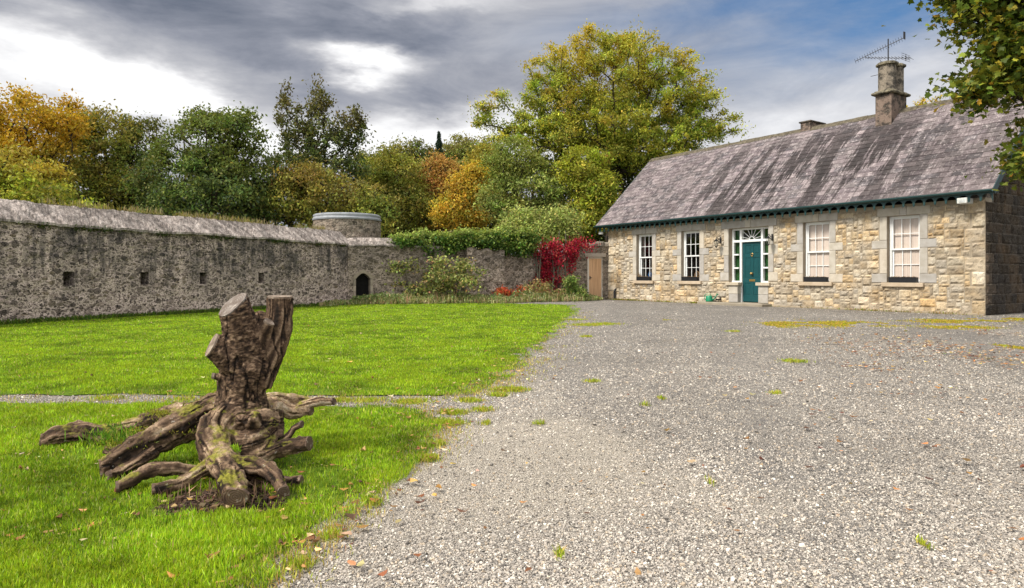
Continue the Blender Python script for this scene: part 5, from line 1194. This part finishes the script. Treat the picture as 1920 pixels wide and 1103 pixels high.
m = 15000; px = 610 + 520 * rng.random(m); lim = np.interp(px, [600, 660, 700, 880, 940, 1000, 1090, 1130], [24.2, 26.0, 26.5, 28.0, 27.9, 29.6, 30.6, 31.0]); Yw = lim - .1 - np.abs(rng.normal(0, .45, m)) * np.interp(px, [600, 700, 1000, 1090, 1130], [.3, .9, 1.6, 1.6, .5])
k = fbm(np.column_stack([px * .06, Yw * 1.5, px * 0]), 3, 15); zz = rng.random(m) * np.interp(px, [600, 690, 760, 960, 1060, 1130], [.15, .35, .40, .40, .45, .15]) * (.1 + 1.5 * k)
v2, f2, c2 = leafq(np.column_stack([(px - HX) / F * Yw, Yw, zz + .02]), .085, vary(pick(m, [(.17, .24, .07), (.29, .33, .14), (.1, .15, .04), (.42, .36, .18)], [.35, .25, .25, .15]), .25), .5, .6)
tag(link('wall_weeds', np_mesh('wall_weeds', np.concatenate([v1, v2]), np.concatenate([f1, f2 + len(v1)]), np.concatenate([c1, c2])), M['leaf']), 'tangle of tan and green weeds along the foot of the back wall', 'weeds', kind='stuff')
# dry grass on top of the coping and moss under it
n = 2600; q = 1.0 + 10.0 * rng.random(n); k = fbm(np.column_stack([q * 1.4, q * 0, q * 0]), 3, 18); ok = rng.random(n) < np.clip((k - .38) * 5, 0, 1); q = q[ok]; n = len(q)
wdir = np.array([WU[0], WU[1]]); nrmW = np.array([-WU[1], WU[0]]); pos = np.array([-11.48, 14.95]) + wdir * (q / WU[1])[:, None] + nrmW * (.5 + rng.normal(0, .06, n))[:, None]
v1, f1, c1 = blades(np.column_stack([pos, np.full(n, 2.86)]), .05 + .2 * rng.random(n) ** 2, np.full(n, .014), vary(pick(n, [(.30, .24, .13), (.22, .20, .06), (.34, .30, .06)], [.5, .3, .2]), .2), .3)
n = 5200; q = -2 + 13 * rng.random(n); k = fbm(np.column_stack([q * 2.4, q * 0, q * 0]), 3, 19); ok = rng.random(n) < np.clip((k - .54) * 7, 0.01, 1); q = q[ok]; n = len(q)
pos = np.array([-11.48, 14.95]) + wdir * (q / WU[1])[:, None] + nrmW * (-.03 + rng.normal(0, .03, n))[:, None]
v2, f2, c2 = leafq(np.column_stack([pos, 2.30 + rng.normal(0, .035, n)]), .055, vary(pick(n, [(.07, .10, .03), (.04, .06, .02), (.14, .14, .04)], [.5, .3, .2]), .2), .6, .3)
tag(link('wall_top_grass', np_mesh('wall_top_grass', np.concatenate([v1, v2]), np.concatenate([f1, f2 + len(v1)]), np.concatenate([c1, c2])), M['leaf']), 'thin dry grass and moss growing on the wall coping', 'grass', kind='stuff')
# fringe of grass at the foot of the left wall
n = 9000; q = -3 + 14.2 * rng.random(n); pos = np.array([-11.48, 14.95]) + wdir * (q / WU[1])[:, None] - nrmW * np.abs(rng.normal(.03, .10, n))[:, None]
v, f, c = blades(pos, .05 + .12 * rng.random(n), .014 + .01 * rng.random(n), vary(pick(n, [(.06, .11, .015), (.10, .17, .015), (.18, .17, .05)], [.5, .35, .15]), .25), .5)
tag(link('wall_foot_grass', np_mesh('wall_foot_grass', v, f, c), M['grass']), 'longer grass along the foot of the loopholed wall', 'grass', kind='stuff')
# ------------------------------------------------------------------ upturned stump
rng = np.random.default_rng(77); random.seed(77)
SC = np.array([-1.63, 3.98, 0.])
def zp(zx, zy, Y): return wp(60 + .4079 * zx, 530 + .4079 * zy, Y)      # from the enlarged crop of the stump
def rz(zw, Y): return .4079 * zw / 2 / F * Y                            # half of a crop width, in metres
tubes = []    # (points, radii, cap normal or None, kind)
def T(pts, wid, cap=None, kind=0):
    tubes.append((np.array([zp(*p) for p in pts]), np.array([rz(w, p[2]) for w, p in zip(wid, pts)]), cap, kind))
# trunk and its sawn stems
T([(985, 760, 3.97), (975, 680, 3.97), (968, 590, 3.97), (968, 500, 3.97), (985, 400, 3.97), (1005, 330, 3.98)], [300, 300, 235, 205, 225, 190], None, 1)
T([(985, 440, 3.97), (975, 330, 3.95), (955, 215, 3.92), (922, 103, 3.88)], [190, 180, 158, 138], (-.45, -.54, .71), 1)
T([(1010, 450, 3.99), (1070, 340, 4.02), (1120, 230, 4.05), (1135, 150, 4.06), (1140, 66, 4.06)], [190, 150, 128, 118, 112], (.02, -.05, 1), 2)
T([(985, 420, 3.95), (925, 370, 3.90), (875, 322, 3.87), (828, 288, 3.84)], [150, 138, 122, 112], (-.75, -.50, .45), 1)
T([(1045, 300, 4.02), (1045, 200, 4.04), (1035, 138, 4.06)], [110, 90, 62], None, 1)
T([(1045, 280, 3.97), (1070, 225, 3.95), (1090, 182, 3.94)], [80, 62, 52], (.62, -.1, .78), 2)
T([(930, 460, 3.92), (880, 440, 3.88), (832, 430, 3.86)], [50, 38, 30], (-1, -.2, .1), 1)
T([(1130, 290, 4.04), (1165, 270, 4.06), (1178, 262, 4.07)], [40, 26, 18], None, 1)
# root crown
T([(900, 700, 4.0), (960, 690, 3.93), (1040, 690, 3.93), (1095, 680, 4.0)], [230, 270, 250, 180], None, 3)
T([(880, 740, 3.85), (1010, 740, 3.8), (1080, 700, 3.85)], [180, 170, 130], None, 3)
# R1 long root to the left
T([(930, 600, 4.0), (830, 590, 4.0), (730, 650, 3.93), (620, 700, 3.86), (500, 760, 3.78), (400, 815, 3.70), (318, 862, 3.63)], [190, 150, 150, 140, 118, 112, 92], (-.82, -.5, -.1), 3)
T([(560, 770, 3.78), (470, 830, 3.70), (400, 875, 3.62), (350, 888, 3.56)], [80, 62, 50, 44], (-.6, -.75, 0), 3)
T([(420, 790, 3.76), (370, 775, 3.76), (335, 768, 3.76)], [50, 44, 36], (-.9, -.3, .2), 3)
# R2 far left root
T([(900, 590, 4.08), (780, 600, 4.18), (650, 605, 4.25), (540, 632, 4.32), (440, 664, 4.36), (330, 690, 4.34), (220, 680, 4.32), (120, 700, 4.28), (45, 733, 4.25)], [120, 100, 84, 74, 66, 72, 80, 78, 62], (-.9, -.4, .05), 3)
T([(700, 590, 4.25), (600, 610, 4.3), (520, 620, 4.33)], [70, 56, 40], None, 3)
# R3 front root
T([(960, 620, 3.92), (880, 650, 3.82), (850, 730, 3.72), (870, 810, 3.58), (905, 880, 3.34), (938, 985, 3.10)], [190, 175, 165, 140, 128, 108], (.02, -.93, -.3), 3)
# R4, R5 front left roots
T([(870, 800, 3.60), (790, 860, 3.50), (700, 915, 3.40), (620, 940, 3.31), (556, 952, 3.28)], [90, 66, 58, 56, 54], (-.85, -.5, 0), 3)
T([(840, 860, 3.62), (740, 870, 3.58), (640, 855, 3.52), (550, 865, 3.46), (470, 905, 3.38), (392, 942, 3.32)], [70, 58, 60, 64, 62, 56], (-.85, -.45, -.1), 3)
# R6 right root
T([(960, 700, 3.84), (975, 775, 3.76), (1050, 790, 3.76), (1150, 762, 3.80), (1272, 740, 3.84)], [120, 92, 84, 80, 72], (.98, -.1, .1), 3)
# R7 front right roots
T([(890, 850, 3.52), (990, 840, 3.46), (1075, 860, 3.42), (1130, 905, 3.30), (1158, 958, 3.20)], [110, 84, 74, 64, 54], (.25, -.9, -.3), 3)
T([(960, 880, 3.52), (1060, 915, 3.47), (1150, 915, 3.46), (1236, 908, 3.46)], [90, 66, 54, 48], (.98, -.1, 0), 3)
T([(1060, 930, 3.46), (1010, 945, 3.45), (960, 930, 3.46)], [56, 60, 50], None, 3)
# R8 thin upright root
T([(1130, 745, 3.90), (1180, 705, 3.92), (1200, 668, 3.94), (1238, 652, 3.95)], [44, 38, 36, 34], (.95, -.2, .1), 3)
# R9 pale roots at the back right
T([(1010, 560, 4.15), (1110, 530, 4.3), (1210, 536, 4.4), (1290, 548, 4.46), (1330, 560, 4.48)], [70, 52, 46, 36, 18], None, 4)
T([(1040, 600, 4.1), (1110, 560, 4.25), (1190, 588, 4.34), (1282, 590, 4.4)], [100, 76, 62, 40], (.95, -.2, -.1), 4)
T([(1200, 580, 4.36), (1270, 560, 4.40), (1330, 546, 4.44), (1386, 545, 4.48)], [44, 44, 40, 34], (.95, -.2, .1), 4)
T([(1010, 640, 3.8), (1020, 625, 3.74), (1010, 612, 3.71)], [80, 66, 40], None, 3)
T([(960, 640, 3.85), (965, 630, 3.78), (962, 640, 3.75)], [70, 56, 36], None, 3)
T([(1110, 600, 4.0), (1120, 660, 3.98), (1100, 720, 3.95)], [90, 84, 70], None, 3)
def catmull(P, R_, step):
    out = []; rr = []; n = len(P); PP = np.vstack([2 * P[0] - P[1], P, 2 * P[-1] - P[-2]])
    for i in range(n - 1):
        p0, p1, p2, p3 = PP[i:i + 4]; k = max(2, int(np.linalg.norm(p2 - p1) / step))
        for j in range(k):
            t = j / k; out.append(.5 * (2 * p1 + (p2 - p0) * t + (2 * p0 - 5 * p1 + 4 * p2 - p3) * t * t + (3 * p1 - p0 - 3 * p2 + p3) * t ** 3)); s = t * t * (3 - 2 * t); rr.append(R_[i] * (1 - s) + R_[i + 1] * s)
    out.append(P[-1]); rr.append(R_[-1]); return np.array(out), np.array(rr)
verts = []; faces = []; samp = []; caps = []
for ti, (P, R_, cap, kind) in enumerate(tubes):
    C, rr = catmull(P, R_, .018); n = len(C); t = np.gradient(C, axis=0); t /= np.linalg.norm(t, axis=1)[:, None]
    u = np.cross(t[0], [0.3, 1, .2]); u /= np.linalg.norm(u); b0 = len(verts); S = 22; arc = 0; an = np.arange(S) * 2 * np.pi / S; lum = random.random() * 50
    wig = np.column_stack([fbm(np.column_stack([np.arange(n) * .16, np.full(n, lum), np.full(n, k)]), 2, 3) - .5 for k in range(3)]) * (rr * (.10 if kind in (1, 2) else .32))[:, None]; wig[-3:] *= .3; C = C + wig
    if cap is not None: cn = np.array(cap, float); cn /= np.linalg.norm(cn)
    for i in range(n):
        u = u - t[i] * (u @ t[i]); u /= np.linalg.norm(u); w = np.cross(t[i], u)
        ln = fbm(np.column_stack([np.cos(an) * 1.3 + lum, np.sin(an) * 1.3, np.full(S, i * .055)]), 3, 5); fl = fbm(np.column_stack([np.cos(an) * 3.2 + lum, np.sin(an) * 3.2, np.full(S, i * .02)]), 2, 6)
        up_ = kind in (1, 2); r = rr[i] * (1 + (ln - .5) * (.30 if up_ else .75) + (fl - .5) * (.16 if up_ else .12))
        ring = C[i] + (u[None] * np.cos(an)[:, None] + w[None] * np.sin(an)[:, None]) * r[:, None]
        if cap is not None:
            back = (n - 1 - i) * .018
            if back < rr[i] * 1.6:      # slide rings to the plane of the saw cut
                d = (ring - C[i]) @ cn; sl = d / max(.35, abs(cn @ t[i])) ; f_ = np.clip(1 - back / (rr[i] * 1.6), 0, 1); ring = ring - t[i][None] * (sl * f_)[:, None] * np.sign(cn @ t[i])
        verts.extend(ring.tolist()); samp.append((*C[i], rr[i], kind, arc, *u, *w, *t[i])); arc += .018
        if i == n - 1 and cap is not None: caps.append((C[i].copy(), cn, ring.copy(), kind))
    for i in range(n - 1):
        for k in range(S): faces.append((b0 + i * S + k, b0 + i * S + (k + 1) % S, b0 + (i + 1) * S + (k + 1) % S, b0 + (i + 1) * S + k))
    faces.append(tuple(range(b0, b0 + S))[::-1]); faces.append(tuple(range(b0 + (n - 1) * S, b0 + n * S)))
me = bpy.data.meshes.new('wood'); me.from_pydata(verts, [], faces); me.update()
tmp = bpy.data.objects.new('wood_tmp', me); COL.objects.link(tmp)
rm = tmp.modifiers.new('r', 'REMESH'); rm.mode = 'VOXEL'; rm.voxel_size = .0068; rm.use_smooth_shade = True; sm_ = tmp.modifiers.new('s', 'SMOOTH'); sm_.factor = .5; sm_.iterations = 5
dg = bpy.context.evaluated_depsgraph_get(); wm = bpy.data.meshes.new_from_object(tmp.evaluated_get(dg)); bpy.data.objects.remove(tmp)
nv = len(wm.vertices); co = np.empty(nv * 3, np.float32); wm.vertices.foreach_get('co', co); co = co.reshape(-1, 3).astype(float); no = np.empty(nv * 3, np.float32); wm.vertices.foreach_get('normal', no); no = no.reshape(-1, 3)
S_ = np.array(samp); near = np.empty(nv, int); sd = np.empty(nv)
for i in range(0, nv, 4000):
    d = np.linalg.norm(co[i:i + 4000, None] - S_[None, :, :3], axis=2) - S_[None, :, 3]; near[i:i + 4000] = d.argmin(1); sd[i:i + 4000] = d.min(1)
s = S_[near]; rel = co - s[:, :3]; cu, cw = (rel * s[:, 6:9]).sum(1), (rel * s[:, 9:12]).sum(1); rr = np.sqrt(cu ** 2 + cw ** 2) + 1e-6; along = s[:, 5] + (rel * s[:, 12:15]).sum(1); kind = s[:, 4]
ra = s[:, 3]; bx, by = cu / rr * ra, cw / rr * ra
# bark: rings across the upright stems, furrows along the roots
crd = np.column_stack([bx, by, along]); isr = (kind >= 2.5); sc1 = np.where(isr[:, None], np.array([[34, 34, 5.]]), np.array([[48, 48, 120.]])); sc1[kind == 2] = (40, 40, 5)
off = (near % 977)[:, None] * 0; b1 = fbm(crd * sc1 + 3.1, 3, 51); b2 = fbm(co * 27, 3, 52); crack = np.where(isr, np.abs(fbm(crd * np.array([16, 16, 2.2]) + 9, 3, 53) - .5), np.abs(fbm(co * np.array([15, 15, 2.6]) + 4, 3, 54) - .5))
capm = np.zeros(nv, bool)
for c_, n_, ring, k_ in caps:
    q = (co - c_); h = np.abs(q @ n_); rd = np.linalg.norm(q - (q @ n_)[:, None] * n_, axis=1); capm |= (h < .010) & (rd < np.linalg.norm(ring - c_, axis=1).max() * 1.02)
disp = (b1 - .5) * np.where(isr, .010, .005) + (b2 - .5) * np.where(isr, .034, .013) - np.clip(np.where(isr, .030, .022) - crack, 0, 1) * np.where(isr, .34, .55)
disp = disp * np.clip(ra / .05, .35, 1.1); disp[capm] *= .08
co2 = co + no * disp[:, None]
root = tag(empty('tree_stump', SC), 'upturned weathered tree stump with sawn stems and sprawling cut roots on the lawn', 'tree stump')
wm.vertices.foreach_set('co', (co2 - SC).astype(np.float32).ravel())
a = wm.attributes.new('crd', 'FLOAT_VECTOR', 'POINT'); a.data.foreach_set('vector', crd.astype(np.float32).ravel())
col = np.column_stack([isr * 1., (kind == 4) * 1. + .42 * ((kind == 2)) * np.clip((co[:, 2] - .45) / .3, 0, 1), np.clip(.5 + (b1 - .5) * 2 - (crack < .03) * .5, 0, 1)])
a = wm.attributes.new('col', 'FLOAT_COLOR', 'POINT'); a.data.foreach_set('color', np.column_stack([col, np.ones(nv)]).astype(np.float32).ravel())
wm.polygons.foreach_set('use_smooth', [True] * len(wm.polygons)); wm.update()
def mk_stump():
    m = Mat('weathered_stump_bark', .88, .18); o = m.obj(); cr = m.attr('crd').outputs['Vector']; rg = m.sep(m.attr().outputs['Vector'])
    lng = m.noise(m.map(cr, (52, 52, 7)), 1, 6, .65, .5); ring = m.noise(m.map(cr, (34, 34, 95)), 1, 6, .68, .6)
    h = m.mix(rg[0], m.math('ADD', m.math('MULTIPLY', ring, .55), m.math('MULTIPLY', m.noise(o, 30, 5, .7), .45)), lng); f = m.noise(o, 75, 5, .7); big = m.noise(o, 5.5, 5, .6)
    hv = m.math('ADD', m.math('MULTIPLY', h, .62), m.math('MULTIPLY', rg[2], .38))
    dark = m.ramp(hv, [(.30, (.009, .006, .004)), (.43, (.046, .027, .016)), (.56, (.12, .074, .045)), (.72, (.32, .22, .14))])
    tan = m.ramp(hv, [(.30, (.06, .036, .02)), (.44, (.25, .16, .092)), (.58, (.42, .295, .185)), (.75, (.60, .48, .35))])
    c = m.mix(m.ramp(m.math('ADD', rg[1], m.math('MULTIPLY', m.math('SUBTRACT', big, .5), 1.4)), [(.45, 0), (.8, 1)]), dark, tan)
    # places where the bark has come away
    c = m.mix(m.math('MULTIPLY', m.ramp(big, [(.53, 0), (.63, .8)]), rg[0]), c, tan)
    c = m.mix(m.ramp(f, [(.36, .6), (.5, 0)]), c, (.015, .010, .008))
    # moss and lichen on upper sides
    geo = m.n('ShaderNodeNewGeometry'); nz = m.sep(geo.outputs['Normal'])[2]; xx, yy, zz = m.sep(o)
    ms = m.math('MULTIPLY', m.ramp(nz, [(.35, 0), (.75, 1)]), m.ramp(m.math('ADD', m.noise(o, 7, 4, .6), m.math('MULTIPLY', m.noise(o, 40, 3), .25)), [(.62, 0), (.74, 1)]))
    ms = m.math('MULTIPLY', ms, m.ramp(zz, [(.0, 1), (.36, 1), (.45, 0)]))
    c = m.mix(m.math('MULTIPLY', ms, .9), c, m.ramp(f, [(.35, (.09, .09, .012)), (.65, (.26, .24, .03))]))
    c = m.mix(m.math('MULTIPLY', m.ramp(m.noise(o, 16, 4, .7), [(.64, 0), (.70, .55)]), rg[0]), c, (.42, .38, .32))
    return m.fin(c, m.bump(m.math('ADD', hv, m.math('MULTIPLY', f, .45)), .9, .012))
link('wood', wm, mk_stump(), root)
def mk_cut():
    m = Mat('sawn_wood', .8, .2); o = m.obj(); x, y, z = m.sep(o)
    r = m.math('SQRT', m.math('ADD', m.math('MULTIPLY', x, x), m.math('MULTIPLY', y, y))); n = m.noise(o, 22, 4)
    w = m.math('SINE', m.math('ADD', m.math('MULTIPLY', r, 520.), m.math('MULTIPLY', n, 10.)), 0); base = m.attr().outputs['Color']
    c = m.mix(m.ramp(m.math('MULTIPLY_ADD', w, .5, .5), [(.2, .75), (.7, 0)]), base, m.mix(1, base, (.55, .48, .42), 'MULTIPLY'))
    ck = m.noise(m.map(o, (60, 9, 9)), 1, 4, .6); c = m.mix(m.ramp(ck, [(.34, .7), (.42, 0)]), c, (.05, .035, .025)); c = m.mix(m.ramp(m.noise(o, 14, 4, .6), [(.38, .75), (.58, 0)]), c, (.09, .062, .045)); c = m.mix(m.ramp(m.noise(o, 31, 4, .6), [(.58, 0), (.68, .5)]), c, (.50, .44, .37))
    return m.fin(c, m.bump(w, .25, .003))
CUT = mk_cut()
for i, (c_, n_, ring, k_) in enumerate(caps):
    S = len(ring); rot = Vector(n_).to_track_quat('Z', 'Y'); inv = rot.inverted(); b = MB()
    fresh = k_ < 2.5; b.cur = random.choice([(.30, .235, .18), (.27, .21, .16)]) if fresh else random.choice([(.11, .07, .048), (.16, .10, .065), (.085, .055, .04)])
    if i == 0: b.cur = (.215, .185, .16)
    pr = [inv @ Vector(p - c_) for p in ring]; dense = []
    for k in range(S):
        for j in range(3):
            q = pr[k].lerp(pr[(k + 1) % S], j / 3); sc = .96 + random.uniform(-.012, .012); dense.append((q.x * sc, q.y * sc))
    n = len(dense); v = [(x, y, .0035) for x, y in dense] + [(x * 1.0, y * 1.0, -.012) for x, y in dense] + [(x * .6, y * .6, .0045) for x, y in dense] + [(0, 0, .005)]
    b.add(v, [(k, (k + 1) % n, n + (k + 1) % n, n + k)[::-1] for k in range(n)] + [(k, (k + 1) % n, 2 * n + (k + 1) % n, 2 * n + k) for k in range(n)] + [(2 * n + k, 2 * n + (k + 1) % n, 3 * n) for k in range(n)])
    o = b.build('cut_face', CUT, root, tuple(c_ - SC + n_ * .002)); o.rotation_euler = rot.to_euler()
# grass and moss caught between the roots
rng = np.random.default_rng(8)
def tuft(c, n, spread, h, cols, pr, lean=.7):
    P = c + rng.normal(0, 1, (n, 3)) * np.array(spread); return blades(P, h * (.5 + .7 * rng.random(n)), .0045 + .004 * rng.random(n), vary(pick(n, cols, pr), .25), lean)
GR = [(.10, .22, .012), (.16, .28, .02), (.05, .12, .010), (.34, .30, .10)]; MS = [(.26, .26, .03), (.34, .32, .05), (.16, .17, .02)]
L = [tuft(zp(390, 700, 4.27), 120, (.045, .03, .02), .075, GR, [.4, .25, .2, .15], .9), tuft(zp(610, 598, 4.22), 900, (.055, .05, .006), .018, MS, [.4, .4, .2]), tuft(zp(560, 690, 3.84), 700, (.12, .03, .012), .016, MS, [.4, .4, .2]), tuft(zp(430, 745, 3.76), 500, (.07, .03, .012), .022, MS, [.4, .3, .3]), tuft(zp(700, 640, 3.92), 500, (.06, .03, .02), .03, MS + [(.30, .2, .1)], [.3, .2, .2, .3]),
     tuft(zp(935, 775, 3.58), 60, (.012, .01, .012), .03, [(.24, .40, .02)], [1.], .6), tuft(zp(880, 830, 3.50), 300, (.05, .03, .008), .012, MS, [.4, .4, .2]), tuft(zp(780, 590, 3.96), 380, (.05, .03, .03), .035, [(.26, .18, .09), (.16, .12, .04), (.2, .2, .04)], [.5, .3, .2]), tuft(zp(400, 730, 3.80), 260, (.10, .04, .015), .07, GR, [.4, .3, .2, .1])]
vv = np.concatenate([q[0] for q in L]); cc = np.concatenate([q[2] for q in L])
tag(link('stump_moss', np_mesh('stump_moss', vv, np.arange(len(vv)).reshape(-1, 4), cc), M['grass']), 'yellow moss and grass tufts lodged among the stump roots', 'moss', kind='stuff')
# crumbs of soil and twigs under the front roots
n = 2600; P = patch(-1.38, 3.20, .24, .13, n); szs = np.exp(rng.normal(-5.0, .5, n)); V3 = cube[None] * (1 + rng.uniform(-.4, .3, (n, 8, 3))) * szs[:, None, None]; V3 = V3 + np.column_stack([P, szs * .3 + .004])[:, None]
tw_ = blades(patch(-1.36, 3.24, .24, .14, 160), np.full(160, .09), np.full(160, .006), vary(pick(160, [(.14, .08, .05), (.26, .17, .10), (.07, .04, .03)], [.4, .3, .3]), .2), 1.35, .012)
b = np.repeat(vary(pick(n, [(.075, .045, .028), (.12, .075, .045), (.04, .025, .016)], [.4, .3, .3]), .2), 8, 0)
tag(link('loose_soil', np_mesh('loose_soil', np.concatenate([V3.reshape(-1, 3), tw_[0]]), np.concatenate([(cf[None] + 8 * np.arange(n)[:, None, None]).reshape(-1, 4), tw_[1] + 8 * n]), np.concatenate([b, tw_[2]])), M['litter']), 'crumbly brown soil and twigs in front of the stump roots', 'soil', kind='stuff')

# ------------------------------------------------------------------ sky, sun, camera
SUN_AZ = np.array([-.80, -.42]); SUN_EL = R(48)
w = bpy.data.worlds.new('World'); scene.world = w; w.use_nodes = True
class WM(Mat):
    def __init__(s, w): s.nt = w.node_tree
m = WM(w); nt = w.node_tree; bg = nt.nodes['Background']
sky = m.n('ShaderNodeTexSky', {'sky_type': 'NISHITA', 'sun_disc': False, 'sun_elevation': SUN_EL, 'sun_rotation': math.atan2(SUN_AZ[0], SUN_AZ[1])})
D = m.n('ShaderNodeTexCoord').outputs['Generated']; x, y, z = m.sep(D)
wn = m.n('ShaderNodeTexNoise', None, Vector=m.map(D, (2.2, 2.2, 7)), Scale=1.6, Detail=7., Roughness=.58); wx, wy, wz = m.sep(wn.outputs['Color'])
az0 = m.math('ARCTAN2', x, y); el0 = m.math('ARCSINE', z)
az = m.math('ADD', az0, m.math('MULTIPLY', m.math('SUBTRACT', wx, .5), .34)); el = m.math('ADD', el0, m.math('MULTIPLY', m.math('SUBTRACT', wy, .5), .17))
def blob(a0, e0, sa, se, tilt, k, sharp=1):
    dx = m.math('SUBTRACT', az, a0); dy = m.math('SUBTRACT', el, e0); c, s_ = math.cos(tilt), math.sin(tilt)
    u = m.math('ADD', m.math('MULTIPLY', dx, c / sa), m.math('MULTIPLY', dy, s_ / sa)); v = m.math('ADD', m.math('MULTIPLY', dx, -s_ / se), m.math('MULTIPLY', dy, c / se))
    q = m.math('ADD', m.math('MULTIPLY', u, u), m.math('MULTIPLY', v, v)); return m.math('MULTIPLY', m.math('EXPONENT', m.math('MULTIPLY', q, -1.), 0), k)
def ssum(l):
    r = l[0]
    for q in l[1:]: r = m.math('ADD', r, q)
    return r
bright = ssum([blob(-.545, .245, .20, .036, -.30, .44), blob(-.40, .205, .20, .032, -.16, .45), blob(-.215, .305, .075, .022, -.10, .8), blob(-.12, .20, .20, .05, 0, .50), blob(-.66, .20, .2, .06, 0, .25), blob(.50, .23, .22, .07, 0, .15), blob(.30, .18, .3, .08, 0, .20), blob(-.13, .385, .12, .012, .05, .25)])
dark = ssum([blob(-.30, .335, .30, .050, -.12, .25), blob(-.62, .36, .25, .05, .05, .16), blob(-.08, .27, .30, .03, -.1, .16)])
cl = m.noise(m.map(D, (1.6, 1.6, 5)), 3.0, 9, .62, .5)
lum = m.math('ADD', m.math('ADD', .555, m.math('MULTIPLY', m.math('SUBTRACT', cl, .5), .60)), m.math('SUBTRACT', bright, dark))
up = m.math('ADD', m.ramp(el0, [(.50, 0), (.85, 1)]), 0); back = m.ramp(m.math('MULTIPLY', y, -1), [(-.1, 0), (.5, 1)])
cloud = m.ramp(lum, [(.0, (.05, .068, .10)), (.22, (.088, .104, .14)), (.42, (.19, .202, .24)), (.62, (.32, .325, .35)), (.80, (.46, .46, .475)), (1.0, (.64, .64, .645))])
amb = m.math('MULTIPLY', m.math('MAXIMUM', up, m.math('MULTIPLY', back, 1.0)), 1.0)
cloud = m.mix(m.math('MULTIPLY', amb, .78), cloud, m.mix(cl, (.95, .98, 1.04), (1.35, 1.35, 1.35)))
cloud10 = m.mix(1, cloud, (10, 10, 10), 'MULTIPLY')
blue = ssum([blob(.56, .375, .26, .085, .1, 1.1), blob(.30, .37, .25, .035, .1, .35)])
amb = m.math('MINIMUM', amb, 1)
bl = m.math('MINIMUM', m.math('MULTIPLY', blue, m.ramp(cl, [(.35, 1.), (.75, .75)])), .93)
skyc = m.mix(1, sky.outputs[0], (.20, .50, .72), 'MULTIPLY')
nt.links.new(m.mix(bl, cloud10, skyc), bg.inputs['Color']); bg.inputs['Strength'].default_value = .1
sl = bpy.data.lights.new('sun', 'SUN'); sl.energy = 3.2; sl.angle = R(10); sl.color = (1, .95, .86); so = bpy.data.objects.new('sun', sl); COL.objects.link(so)
sv = Vector((SUN_AZ[0] * math.cos(SUN_EL) / np.linalg.norm(SUN_AZ), SUN_AZ[1] * math.cos(SUN_EL) / np.linalg.norm(SUN_AZ), math.sin(SUN_EL))); so.rotation_euler = sv.to_track_quat('Z', 'Y').to_euler(); so.location = (0, 0, 30)
cd = bpy.data.cameras.new('camera'); cam = bpy.data.objects.new('camera', cd); COL.objects.link(cam); scene.camera = cam
cam.location = (0, 0, EYE); cam.rotation_euler = (R(90), 0, 0); cd.sensor_width = 36; cd.lens = 36 * F / 1920; cd.shift_y = -(551.5 - HY) / 1920; cd.clip_end = 2000; cd.clip_start = .05
scene.view_settings.view_transform = 'Standard'; scene.view_settings.look = 'None'; scene.view_settings.exposure = 0.7; scene.view_settings.gamma = 1
scene.render.engine = 'CYCLES'; scene.cycles.max_bounces = 6; scene.cycles.transparent_max_bounces = 8; scene.cycles.diffuse_bounces = 3; scene.cycles.use_denoising = True
